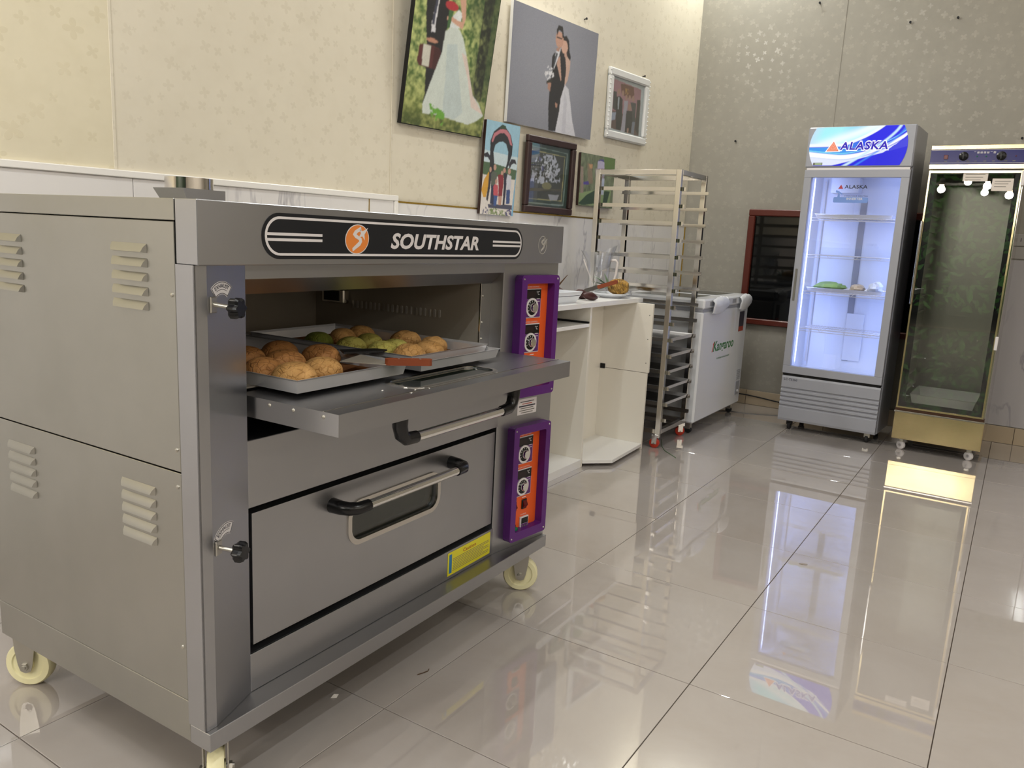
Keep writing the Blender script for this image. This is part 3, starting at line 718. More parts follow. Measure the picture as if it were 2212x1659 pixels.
# ================================================================== IN THE OVEN
OM = Matrix.Translation(Vector((-1.254, .902, 0))) @ Matrix.Rotation(OVEN_ROT, 4, 'Z')
def ow(u, d, z): return OM @ Vector((u, d, z))
def tray_mesh(mb, w, d, h, t=.0012, flare=.006, rim=.006):
    """open tapered tray, origin at the centre of its underside"""
    lv = [(w/2-flare, d/2-flare, 0), (w/2, d/2, h-rim*.6), (w/2+.0035, d/2+.0035, h), (w/2+.0035-t*2, d/2+.0035-t*2, h), (w/2-t*2, d/2-t*2, h-rim), (w/2-flare-t, d/2-flare-t, t*1.5)]
    vs = []; fs = []
    for a, b, z in lv: vs += [(-a, -b, z), (a, -b, z), (a, b, z), (-a, b, z)]
    for i in range(len(lv)-1):
        for k in range(4): fs.append((i*4+k, i*4+(k+1) % 4, (i+1)*4+(k+1) % 4, (i+1)*4+k))
    fs += [(0, 1, 2, 3), tuple(len(vs)-4+k for k in range(4))]
    return mb.add(vs, fs)
def baking_tray(label, u0, u1, d0, d1, z, h, group, mat=None, floor_mat=None, world=None, name='baking_tray'):
    w, d = u1-u0, d1-d0
    o = tray_mesh(MB(), w, d, h).build(name, mat or M['tray'])
    o.location = world if world else ow((u0+u1)/2, (d0+d1)/2, z); o.rotation_euler = (0, 0, OVEN_ROT if not world else R(90))
    tag(o, label, 'tray', group)
    MB().box(-w/2+.010, w/2-.010, -d/2+.010, d/2-.010, .0019, .0026).build('tray_floor', floor_mat or M['liner'], o)
    return o
baking_tray('silver baking tray of brown buns at the front left of the open oven', .203, .556, -.035, .585, .8715, .030, 'trays in the oven')
baking_tray('empty lower silver tray under the tray of green and tan buns', .602, .956, -.044, .60, .8715, .026, 'trays in the oven')
baking_tray('silver baking tray of green and tan buns, right side of the oven', .609, .949, -.006, .585, .8745, .032, 'trays in the oven')

def bun_mat(name, top, base, crack):
    mt = pm(name, top, .55, spec=.3)
    v = coords(mt, (1, 1, 1)); n, l = nodes_of(mt); sp = n.new('ShaderNodeSeparateXYZ'); l.new(v, sp.inputs[0])
    g = noise(mt, v, 45, 4, .6); g2 = noise(mt, v, 160, 3, .6)
    oi = n.new('ShaderNodeObjectInfo')
    c = mixc(mt, maprange(mt, g, .35, .7, 0, 1), top, crack)
    c = mixc(mt, maprange(mt, math_n(mt, 'ADD', sp.outputs[2], math_n(mt, 'MULTIPLY', g, .012)), .008, .028, 1, 0), c, base)
    c = mixc(mt, math_n(mt, 'MULTIPLY', oi.outputs['Random'], .35), c, crack)
    vo = n.new('ShaderNodeTexVoronoi'); vo.feature = 'DISTANCE_TO_EDGE'; vo.inputs['Scale'].default_value = 62; l.new(v, vo.inputs['Vector'])
    ck = math_n(mt, 'MULTIPLY', maprange(mt, vo.outputs['Distance'], 0, .09, 1, 0), maprange(mt, g, .4, .6, 0, 1))
    c = mixc(mt, math_n(mt, 'MULTIPLY', ck, .45), c, base)
    setin(mt, 'Base Color', c); bump(mt, math_n(mt, 'SUBTRACT', math_n(mt, 'ADD', g, math_n(mt, 'MULTIPLY', g2, .5)), math_n(mt, 'MULTIPLY', ck, .6)), .6, .006); return mt
M['bun_tan'] = bun_mat('tan_bun_crust', 'd2a468', '9c6c38', 'b3864e')
M['bun_green'] = bun_mat('green_bun_crust', 'bdb462', '98742f', 'a09a4a')
M['bun_olive'] = bun_mat('olive_bun_crust', '7d8636', '7a6428', '646e2a')
M['bun_shaded'] = bun_mat('shaded_bun_crust', 'bb8650', '80532a', '99683a')  # crust darkened to carry the shading on the left tray
def bun(label, u, d, r, mat, seed, z=.8755, hgt=None, ridged=False):
    rg = random.Random(seed); hgt = hgt or r*1.02
    n, k = 26, 10; vs = []
    ph = [rg.uniform(0, 6.28) for _ in range(4)]
    for i in range(k+1):
        t = i/k*R(112); rr = math.sin(t)**.85 if t > 0 else 0; zz = (math.cos(t)+math.cos(R(68)))/(1+math.cos(R(68)))
        if i == k: zz = 0
        for j in range(n):
            a = 2*math.pi*j/n
            wob = 1 + .05*math.cos(2*a+ph[0]) + .03*math.cos(3*a+ph[1]) + .012*math.cos(7*a+ph[2])
            rdg = (.03*math.cos(5*math.cos(a)*rr*2+ph[3]) if ridged else 0)
            vs.append((r*rr*wob*math.cos(a), r*rr*wob*math.sin(a), hgt*max(0, zz*(1+rdg))))
    fs = [(i*n+j, i*n+(j+1) % n, (i+1)*n+(j+1) % n, (i+1)*n+j) for i in range(k) for j in range(n)] + [tuple(range(k*n, k*n+n))]
    o = MB().add(vs, fs).build('bun', mat, None, 80)
    o.location = ow(u, d, z); o.rotation_euler = (0, 0, rg.uniform(0, 6.28))
    return tag(o, label, 'bun', 'buns baking in the oven')
ZR, ZL = .8773, .8744
bun('olive-green bun at the far left of the right-hand tray', .678, .385, .043, M['bun_olive'], 1, ZR)
bun('tan bun in the back row, beside the olive-green bun', .800, .410, .042, M['bun_tan'], 2, ZR)
bun('tan bun at the very back of the right-hand tray', .896, .425, .042, M['bun_tan'], 3, ZR)
bun('yellow-green bun in front of the olive-green bun', .672, .255, .044, M['bun_green'], 4, ZR)
bun('yellow-green bun in the middle of the right-hand tray', .783, .290, .041, M['bun_green'], 5, ZR)
bun('tan bun on the right edge, behind the frontmost tan buns', .892, .245, .045, M['bun_tan'], 6, ZR, ridged=True)
bun('yellow-green bun nearest the left edge, front of the right-hand tray', .666, .135, .046, M['bun_green'], 7, ZR)
bun('yellow-green bun with tan side, between green and tan buns', .750, .165, .041, M['bun_green'], 8, ZR)
bun('tan bun at the right end of the front group', .878, .130, .041, M['bun_tan'], 9, ZR, ridged=True)
bun('tan bun second from the right in the front group', .790, .078, .042, M['bun_tan'], 10, ZR)
bun('frontmost tan ridged bun on the right-hand tray', .682, .058, .046, M['bun_tan'], 11, ZR, ridged=True)
bun('shade-darkened brown bun at the back of the left-hand tray', .462, .305, .048, M['bun_shaded'], 12, ZL)
bun('shade-darkened brown bun right of the others on the left-hand tray', .500, .195, .048, M['bun_shaded'], 13, ZL)
bun('shade-darkened brown bun in the middle of the left-hand tray', .362, .175, .050, M['bun_shaded'], 14, ZL)
bun('golden brown bun at the front left corner of the left-hand tray', .264, .036, .049, M['bun_tan'], 15, ZL)
bun('golden brown bun at the front, left of the wooden-handled spatula', .366, .056, .046, M['bun_tan'], 16, ZL, ridged=True)
bun('shade-darkened brown bun half hidden behind the oven post, farther back', .345, .290, .047, M['bun_shaded'], 17, ZL)
bun('shade-darkened brown bun half hidden behind the oven post, nearer', .264, .135, .047, M['bun_shaded'], 18, ZL)
# spatula with a wooden handle, resting on the tray rim
M['wood_handle'] = pm('reddish_wood', '7c3a1c', .4)
sp_ = thing('spatula', 'wide metal spatula with reddish wooden handle lying on the left-hand tray', 'spatula', ow(.482, -.045, .9045), OVEN_ROT)
MB().prism([(-.012, .0), (-.058, .104), (.056, .142), (.014, .008)], .0, .0012, 'z').build('blade', M['steel_dark'], sp_)
hm = MB().prism(rrect(-.012, .098, -.012, .013, .010, 4), -.0005, .014, 'z').build('handle', M['wood_handle'], sp_, rot=(0, 0, R(-47)))
for x in (.02, .07): MB().cyl((x, .0, .0138), (x, .0, .0148), .003, 8).build('rivet', M['zinc'], hm)
bs = MB().prism([(-.055, -.018), (-.045, .03), (.05, .025), (.07, .0), (.05, -.02)], 0, .004, 'z').build('scraper', M['black_matt'], None, loc=ow(.560, .115, .9075), rot=(0, 0, OVEN_ROT+R(-25)))
tag(bs, 'black flat scraper bridging the two oven trays', 'scraper')

# ================================================================== COUNTER
cab = thing('counter_cabinet', 'cream open counter cabinet with a shelf and angled end bay', 'cabinet', (0, 0, 0))
CB, WB = M['cream_board'], M['white_board']
MB().box(-2.44, -1.872, 3.686, 3.704, 0, .8665, .0008).build('divider', CB, cab)
MB().box(-2.44, -1.872, 2.44, 2.458, 0, .8665, .0008).build('end_board', CB, cab)
MB().box(-2.44, -1.874, 2.458, 3.686, .764, .782, .0008).build('shelf', WB, cab)
MB().box(-2.44, -1.872, 2.458, 3.686, 0, .044, .0008).build('bottom_board', WB, cab)
MB().box(-2.452, -2.44, 2.44, 3.704, 0, .8665).build('back_board', CB, cab)
MB().box(-2.43, -1.874, 3.67, 3.684, .7825, .792).build('shelf_batten', M['dark_gap'], cab)
MB().box(-2.094, -2.080, 3.705, 4.266, 0, .8665).build('bay_back', CB, cab)
MB().prism([(-2.08, 3.705), (-1.870, 3.705), (-1.750, 3.826), (-1.773, 4.2655), (-2.08, 4.2655)], .018, .036, 'z').build('bay_floor', WB, cab)
ep = MB().box(-2.44, -1.766, 4.2665, 4.284, .463, .8665, .0008).build('end_panel', CB, cab)
MB().box(-2.44, -1.774, 4.2665, 4.284, 0, .4605, .0008).build('end_panel', CB, cab)
MB().box(-2.077, -2.045, 4.2615, 4.2664, .455, .485, .002).build('bracket', M['black_matt'], ep)
for z in (.80, .66, .52): MB().cyl((-1.785, 4.2655, z), (-1.785, 4.2663, z), .003, 8).build('screw_hole', M['grey_text'], ep)
def wall_x(y): return CORNER.x - (CORNER.y-y)*.12202
wt = MB().prism([(-1.868, 2.42), (-1.868, 4.345), (wall_x(4.345)+.03, 4.345), (wall_x(2.42)+.03, 2.42)], .867, .891, 'z').build('worktop', WB)
tag(wt, 'white laminate worktop on the cream counter cabinet', 'worktop')

# things on the worktop
TZ = .8912
M['enamel'] = flat('white_enamel', 'dfe3ea', .2)
wt_tray = thing('serving_tray', 'white rectangular tray holding dried brown flowers on the worktop', 'tray', (-2.045, 3.42, TZ), R(90))
tray_mesh(MB(), .42, .29, .058, .002, .022, .012).build('tray_body', M['enamel'], wt_tray)
MB().ring(rrect(-.205, .205, -.140, .140, .01, 3), rrect(-.203, .203, -.138, .138, .01, 3), .0365, .0405, 'z').build('dark_line', M['dark_text'], wt_tray)
M['dried'] = pm('dried_brown', '4a321c', .8)
rg = random.Random(5)
for k in range(3):
    pos = [(.13, -.01), (.02, .03), (-.09, -.02)][k]
    q = thing('dried_flower', ['dried brown flower head nearest the end of the white tray', 'dried brown flower head in the middle of the white tray', 'dried brown flower head farthest into the white tray'][k], 'dried flower', (-2.045-pos[1], 3.42+pos[0], TZ+.004), 0, 'dried flowers on the white tray')
    mb = MB()
    MB().lathe([(.002, .0), (.03, .012), (.036, .035), (.022, .055), (.004, .06)], 12, (0, 0, 0)).build('seed_head', M['dried'], q, 50)
    for j in range(11):
        a = 2*math.pi*j/11 + rg.random(); up_ = rg.choice([.02, .05, .09, .12]) if j < 7 else -.01; L_ = rg.uniform(.05, .085)
        pts = [(0, 0, .04), (math.cos(a)*L_*.5, math.sin(a)*L_*.5, .05+up_*.4), (math.cos(a)*L_, math.sin(a)*L_, .045+up_)]
        mb.tube(pts, [.006, .005, .0015], 6)
    mb.build('petals', M['dried'], q, 60)
M['maroon'] = pm('maroon_skin', '3a1414', .45)
def tuber(label, x, y, z, L_, r, ang):
    mb = MB(); pts = []; rs = []
    for k in range(9):
        t = k/8; pts.append((math.cos(ang)*(t-.5)*L_, math.sin(ang)*(t-.5)*L_, .008*math.sin(3*t+ang))); rs.append(max(.002, r*math.sin(math.pi*(.06+.88*t))**.6))
    o = mb.tube(pts, rs, 14).build('sweet_potato', M['maroon'], None, 60, (x, y, z)); tag(o, label, 'vegetable', 'dark red tubers on the worktop')
tuber('dark red tuber lying nearest the counter edge', -1.945, 3.81, TZ+.021, .10, .022, R(70))
tuber('dark red tuber behind the nearest one, against the plate', -2.025, 3.86, TZ+.025, .12, .026, R(85))
tuber('long dark red tuber behind the white tray', -2.13, 3.79, TZ+.030, .20, .027, R(100))
# plate with pineapple and knife
plt = MB().lathe([(.060, 0), (.064, .004), (.082, .012), (.107, .024), (.109, .027), (.105, .027), (.08, .016), (.06, .009), (0, .008)], 40, (0, 0, 0)).build('plate', M['enamel'], None, 50, (-1.990, 4.160, TZ))
tag(plt, 'round pale plate under the pineapple', 'plate')
pine = thing('pineapple', 'small ripe pineapple lying on the plate with grey-green leaves', 'pineapple', (-1.985, 4.185, TZ+.062), (0, 0, R(14)))
M['pine_skin'] = pm('pineapple_skin', 'b07a24', .5)
_v = coords(M['pine_skin'], (1, 1, 1)); setin(M['pine_skin'], 'Base Color', ramp(M['pine_skin'], noise(M['pine_skin'], _v, 60, 3), [(.35, '5e4418'), (.5, '94702c'), (.65, 'b08a42')]))
mb = MB(); n, k = 26, 18; vs = []
for i in range(k+1):
    t = i/k; rr = .044*math.sin(math.pi*(.07+.86*t))**.42
    for j in range(n):
        a = 2*math.pi*(j + .5*(i % 2))/n; b_ = 1 + .07*((i+j) % 2)
        vs.append(((t-.5)*.115+.025, rr*b_*math.cos(a), rr*b_*math.sin(a)))
mb.add(vs, [(i*n+j, i*n+(j+1) % n, (i+1)*n+(j+1) % n, (i+1)*n+j) for i in range(k) for j in range(n)] + [tuple(range(n)), tuple(range(k*n, k*n+n))])
mb.build('fruit', M['pine_skin'], pine)
M['pine_leaf'] = flat('grey_green_leaf', '8c9e88', .45)
rg = random.Random(9)
for j in range(26):
    a = rg.uniform(0, 6.28); sp = rg.uniform(.15, 1.35); L_ = rg.uniform(.07, .12)
    ax = Vector((-math.cos(sp), math.sin(sp)*math.cos(a)*.42, abs(math.sin(sp)*math.sin(a))*1.1 - .1)).normalized(); sd = ax.cross(Vector((0, .2, 1))).normalized()
    p0 = Vector((-.030, 0, 0)); mb = MB(); w0 = .013
    up = sd.cross(ax).normalized()
    pts = []
    for t, w in ((0, 1), (.5, .85), (.8, .45), (1, .05)):
        c = p0 + ax*L_*t + up*(-.012*t*t); pts += [c-sd*w0*w, c+up*.003*w, c+sd*w0*w]
    fs = []
    for i in range(3):
        for q in range(2): fs.append((i*3+q, i*3+q+1, (i+1)*3+q+1, (i+1)*3+q))
    mb.add(pts, fs); mb.build('leaf', M['pine_leaf'], pine, 60, recalc=False)
kn = thing('knife', 'kitchen knife with brown wooden handle resting on the pineapple', 'knife', (-2.030, 4.086, TZ+.060), (R(90), R(-19), R(3)))
MB().prism(rrect(-.01, .115, -.011, .011, .008, 4), -.008, .008, 'z').build('handle', M['wood_handle'], kn)
MB().prism([(-.01, -.010), (-.01, .012), (-.09, .012), (-.135, -.010)], -.001, .001, 'z').build('blade', M['tray_dark'], kn)
# clear jug behind the pineapple
M['clear_plastic'] = glassy('clear_plastic', (.90, .91, .93), .10, .15)
jug = thing('measuring_jug', 'clear plastic jug standing behind the pineapple', 'jug', (-2.130, 4.272, TZ), R(32))
J = [(.0, 0), (.050, 0), (.054, .01), (.064, .19), (.072, .250)]
mb = MB(); n = 28; vs = []
for i, (r, z) in enumerate(J[1:]):
    for j in range(n):
        a = 2*math.pi*j/n; sp = (.045*max(0, math.cos(a-R(180)))**10 if i == 3 else (.012*max(0, math.cos(a-R(180)))**10 if i == 2 else 0))
        vs.append(((r+sp)*math.cos(a), (r+sp)*math.sin(a), z+sp*.2))
mb.add(vs, [(i*n+j, i*n+(j+1) % n, (i+1)*n+(j+1) % n, (i+1)*n+j) for i in range(3) for j in range(n)] + [tuple(range(n))])
mb.build('jug_body', M['clear_plastic'], jug, 60)
M['frosted'] = pm('frosted_handle', 'd8d0cc', .35)
MB().tube([(.064, 0, .205), (.092, 0, .208), (.104, 0, .195), (.100, 0, .13), (.090, 0, .085), (.060, 0, .065)], .008, 10).build('jug_handle', M['frosted'], jug, 60)
MB().tube([(-.03, .0, .05), (-.095, .01, .205)], .004, 8).build('stirrer', M['frosted'], jug)
M['film'] = glassy('plastic_film', (.86, .88, .92), .16, .25)
jp = MB(); n = 22; vs = []
for i, (r, z) in enumerate(((.036, .15), (.046, .275))):
    for j in range(n):
        a = 2*math.pi*j/n; vs.append((.018+r*math.cos(a)+(z-.14)*.25, r*math.sin(a), z+.06*r/.05*math.cos(a)*.4))
jp.add(vs, [(j, (j+1) % n, n+(j+1) % n, n+j) for j in range(n)]+[tuple(range(n))]); jp.build('nested_cup', M['film'], jug, 60)
def crumple(name, label, loc, sc, seed, mat, cat='plastic bag', group=None, n=14, k=8):
    rg = random.Random(seed); vs = []
    for i in range(k+1):
        t = math.pi*i/k
        for j in range(n):
            a = 2*math.pi*j/n; q = rg.uniform(.72, 1.1) if 0 < i < k else 1
            vs.append((sc[0]*math.sin(t)*math.cos(a)*q, sc[1]*math.sin(t)*math.sin(a)*q, max(-sc[2]*.6, sc[2]*math.cos(t)*q)))
    o = MB().add(vs, [(i*n+j, i*n+(j+1) % n, (i+1)*n+(j+1) % n, (i+1)*n+j) for i in range(k) for j in range(n)]).build(name, mat, None, 30, loc)
    return tag(o, label, cat, group)
crumple('plastic_wrap', 'crumpled clear plastic wrap at the right of the plate', (-1.945, 4.285, TZ+.018), (.03, .035, .028), 4, M['film'])

# ================================================================== TRAY RACK
rack = thing('tray_rack', 'tall polished steel tray rack on red-wheeled casters', 'rack', (-1.70, 4.355, 0), R(90))
RW, RD_ = .445, .54
BS = M['bright_steel']
for x in (0, RW-.03):
    for y in (0, RD_-.03): MB().box(x, x+.03, y, y+.03, .085, 1.628, .0015).build('post', BS, rack)
for y in (0, RD_-.03):
    MB().box(.03, RW-.03, y, y+.028, 1.598, 1.627, .0015).build('top_bar', BS, rack); MB().box(.03, RW-.03, y, y+.028, .087, .115, .0015).build('bottom_bar', BS, rack)
for x in (0, RW-.03):
    MB().box(x, x+.028, .03, RD_-.03, 1.598, 1.627, .0015).build('top_bar', BS, rack); MB().box(x, x+.028, .03, RD_-.03, .087, .115, .0015).build('bottom_bar', BS, rack)
lm_ = None
LEV = [1.522-.0965*k for k in range(15)]
for z in LEV:
    for side in (0, 1):
        if lm_ is None:
            o = MB().prism([(0, 0), (.024, 0), (.024, .0022), (.0022, .0022), (.0022, .021), (0, .021)], -.022, RD_+.012, 'y').build('ledge', BS, rack); lm_ = o.data
        else:
            o = bpy.data.objects.new('ledge', lm_); COL.objects.link(o); o.parent = rack
        o.location = (.0305, 0, z-.012) if side == 0 else (RW-.0305, 0, z-.012)
        if side: o.scale = (-1, 1, 1)
M['red_wheel'] = flat('red_polyurethane', 'b8341f', .35)
def rack_caster(x, y, ang):
    c = bpy.data.objects.new('caster', None); COL.objects.link(c); c.parent = rack; c.location = (x, y, 0); c.rotation_euler = (0, 0, ang)
    MB().lathe([(.022, -.014), (.030, -.009), (.030, .009), (.022, .014)], 26, (0, .012, .030), Matrix.Rotation(R(90), 3, 'Y')).build('wheel', M['red_wheel'], c, 40)
    mb = MB(); mb.box(-.020, .020, -.016, .030, .062, .085, .003); mb.box(-.020, -.0165, -.004, .026, .026, .064); mb.box(.0165, .020, -.004, .026, .026, .064); mb.build('fork', M['chrome'], c)
    MB().cyl((-.022, .012, .030), (.022, .012, .030), .005, 8).build('axle', M['zinc'], c)
rack_caster(.015, .02, R(8)); rack_caster(RW-.015, .02, R(35)); rack_caster(.015, RD_-.02, 0); rack_caster(RW-.015, RD_-.02, R(20))
tn = ['topmost of the five trays in the rack', 'second tray from the top in the rack', 'middle one of the five trays in the rack', 'second tray from the bottom in the rack', 'lowest of the five trays in the rack']
for q, k in enumerate((9, 10, 11, 12, 13)):
    w = RW-.062-.014
    baking_tray('dark steel baking tray, '+tn[q], 0, w, 0, .56, 0, .022, 'trays in the rack', M['tray'], M['tray_dark'], world=(-1.70-.275, 4.355+RW/2, LEV[k]-.012+.0024))

# ================================================================== CHEST FREEZER
frz = thing('chest_freezer', 'white chest freezer with green lettering behind the tray rack', 'freezer', (-1.66, 4.822, 0), R(90))
FL = .965
M['freezer'] = flat('freezer_white', 'dcdee2', .16)
MB().box(0, FL, 0, .60, .075, .800, .012).build('body', M['freezer'], frz, 30)
MB().box(.004, FL-.004, .004, .596, .800, .814).build('gasket', M['grey_plastic'], frz)
for a, b in ((0, .462), (.466, FL)):
    ldd = MB().box(a, b, -.004, .60, .814, .880, .012).build('lid', M['freezer'], frz, 30)
    MB().box(a+.06, b-.06, .10, .50, .8802, .8815).build('lid_panel', M['green_glass'], ldd)
    MB().box(a+.10, a+.18, -.0048, -.0035, .832, .860, .002).build('handle_recess', M['grey_plastic'], ldd)
M['green_logo'] = flat('green_lettering', '2f7a3a', .35); M['red_logo'] = flat('red_lettering', 'c2352c', .35)
text_obj('lettering', 'Kangaroo', (.262, .690, .500, .590), -.0006, M['green_logo'], frz, shear=.15, off=.02)
MB().prism([(.236, .522), (.250, .522), (.272, .588), (.248, .574), (.252, .568), (.258, .571)], -.001, -.0003, 'y').build('red_stroke', M['red_logo'], frz)
text_obj('small_lettering', 'TU DONG KHANG KHUAN', (.345, .615, .462, .474), -.0006, M['green_logo'], frz, off=.01)
lb = MB().box(.775, .885, -.0012, -.0002, .620, .762).build('energy_label', M['dark_text'], frz)
MB().box(.777, .883, -.0016, -.0012, .620, .655).build('label_foot', M['red_text'], lb)
MB().box(.840, .925, -.004, .0, .148, .248, .003).build('control_plate', M['grey_plastic'], frz)
MB().cyl((.885, -.004, .175), (.885, -.010, .175), .010, 14).build('thermostat_knob', M['white_print'], frz)
mb = MB()
for k in range(6): mb.box(.845, .925, -.002, .0, .262+k*.013, .268+k*.013)
mb.build('vent_slats', M['grey_plastic'], frz)
for x in (.06, FL-.06):
    for y in (.05, .55):
        MB().lathe([(.018, -.012), (.022, -.008), (.022, .008), (.018, .012)], 16, (x, y, .022), Matrix.Rotation(R(90), 3, 'Y')).build('wheel', M['rubber'], frz, 40)
        MB().box(x-.018, x+.018, y-.016, y+.016, .030, .076).build('wheel_mount', M['zinc'], frz)
M['foam'] = flat('white_foam_wrap', 'd4d6da', .5)
def wrap(label, x0, x1, seed):
    rg = random.Random(seed); n, k = 12, 14; vs = []
    for i in range(k+1):
        t = i/k; x = x0+(x1-x0)*t; bul = math.sin(math.pi*(.1+.85*t))**.5
        for j in range(n):
            a = R(-100+ 210*j/(n-1)); q = 1+rg.uniform(-.10, .10)
            vs.append((x, -.012-.028*bul*q*max(-.1, math.cos(a)), .842+.046*bul*q*math.sin(a)-.03*(1-t)*(1 if j < 3 else 0)))
    o = MB().add(vs, [(i*n+j, i*n+j+1, (i+1)*n+j+1, (i+1)*n+j) for i in range(k) for j in range(n-1)]).build('foam_wrap', M['foam'], None, 50, (-1.655, 4.822, 0), (0, 0, R(90)))
    md = o.modifiers.new('thickness', 'SOLIDIFY'); md.thickness = .004
    tag(o, label, 'wrapping', 'foam wraps on the freezer lids')
wrap('white foam wrap on the freezer lid edge nearest the tray rack', .12, .43, 1)
wrap('white foam wrap on the freezer lid edge nearest the window', .69, .955, 2)

# ================================================================== raster prints (photos, sign) as vertex colours
def vnoise(w, h, cells, seed):
    rs = np.random.RandomState(seed); cx, cy = cells; g = rs.rand(cy+2, cx+2)
    x = np.linspace(0, cx, w); y = np.linspace(0, cy, h); xi = x.astype(int); yi = y.astype(int); fx = (x-xi)[None, :]; fy = (y-yi)[:, None]
    fx = fx*fx*(3-2*fx); fy = fy*fy*(3-2*fy); g0 = g[yi]; g1 = g[yi+1]
    a = g0[:, xi]*(1-fx)+g0[:, xi+1]*fx; b = g1[:, xi]*(1-fx)+g1[:, xi+1]*fx
    return a*(1-fy)+b*fy
def fbm(w, h, c, seed): return .5*vnoise(w, h, c, seed)+.3*vnoise(w, h, (c[0]*2, c[1]*2), seed+1)+.2*vnoise(w, h, (c[0]*4, c[1]*4), seed+2)
class Canvas:
    def __init__(s, w, h, col):
        s.w, s.h = w, h; s.p = np.zeros((h, w, 3)); s.p[:] = lin(col)
        s.X, s.Y = np.meshgrid(np.linspace(0, 1, w), np.linspace(0, 1, h))      # Y up
    def mask(s, poly):
        m_ = np.zeros((s.h, s.w), bool); n = len(poly)
        for i in range(n):
            (x0, y0), (x1, y1) = poly[i], poly[(i+1) % n]
            if y0 == y1: continue
            c = ((y0 > s.Y) != (y1 > s.Y)) & (s.X < (x1-x0)*(s.Y-y0)/(y1-y0)+x0); m_ ^= c
        return m_
    def blend(s, m_, col, a=1.0):
        c = np.array(lin(col) if isinstance(col, str) else col); k = (m_.astype(float)*a)[..., None]; s.p = s.p*(1-k)+c*k
    def shapes(s, lst, seed=1):
        fn = fbm(s.w, s.h, (26, 26), seed); fh = fbm(s.w, s.h, (int(s.w/5), int(s.h/5)), seed+9)
        for sh in lst:
            kind, col, pts = sh[:3]
            if kind == 'p':
                m_ = s.mask(pts); s.blend(m_, col); s.p[m_] *= (1+.16*(fn[m_]-.5))[:, None]
            elif kind == 'e':
                (cx, cy), (ex, ey) = pts; s.blend(((s.X-cx)/max(.004, abs(ex-cx)))**2+((s.Y-cy)/max(.004, abs(ey-cy)))**2 < 1, col)
            else:
                rs = np.random.RandomState(int(abs(pts[0][0])*999)+seed); m_ = s.mask(pts) & (fh > .46); s.blend(m_, col); s.p[m_] *= (.8+.4*rs.rand(m_.sum()))[:, None]
def soften(cv, seed=1, haze='a8a49c', k=.10):
    q = np.pad(cv.p, ((1, 1), (1, 1), (0, 0)), 'edge'); cv.p = (q[:-2, 1:-1]+q[2:, 1:-1]+q[1:-1, :-2]+q[1:-1, 2:]+2*q[1:-1, 1:-1])/6
    rs = np.random.RandomState(seed); cv.p = cv.p*(1-k)+np.array(lin(haze))*k; cv.p *= (1+.10*(rs.rand(cv.h, cv.w, 1)-.5))
def print_mesh(name, cv, x0, x1, z0, z1, y, mat, parent):
    if name == 'print': soften(cv)
    w, h = cv.w, cv.h; xs = np.linspace(x0, x1, w); zs = np.linspace(z0, z1, h)
    X, Z = np.meshgrid(xs, zs); co = np.stack([X.ravel(), np.full(w*h, y), Z.ravel()], 1)
    i = np.arange(w-1)[None, :]+np.arange(h-1)[:, None]*w; f = np.stack([i, i+1, i+w+1, i+w], -1).reshape(-1, 4)
    me = bpy.data.meshes.new(name); me.vertices.add(w*h); me.vertices.foreach_set('co', co.ravel().astype(np.float32))
    me.loops.add(len(f)*4); me.loops.foreach_set('vertex_index', f.ravel().astype(np.int32)); me.polygons.add(len(f)); me.polygons.foreach_set('loop_start', np.arange(0, len(f)*4, 4, dtype=np.int32))
    me.update(calc_edges=True); me.validate()
    ca = me.color_attributes.new('Col', 'FLOAT_COLOR', 'POINT'); rgba = np.ones((w*h, 4), np.float32); rgba[:, :3] = np.clip(cv.p.reshape(-1, 3), 0, 1); ca.data.foreach_set('color', rgba.ravel())
    me.materials.append(mat); o = bpy.data.objects.new(name, me); COL.objects.link(o); o.parent = parent; return o

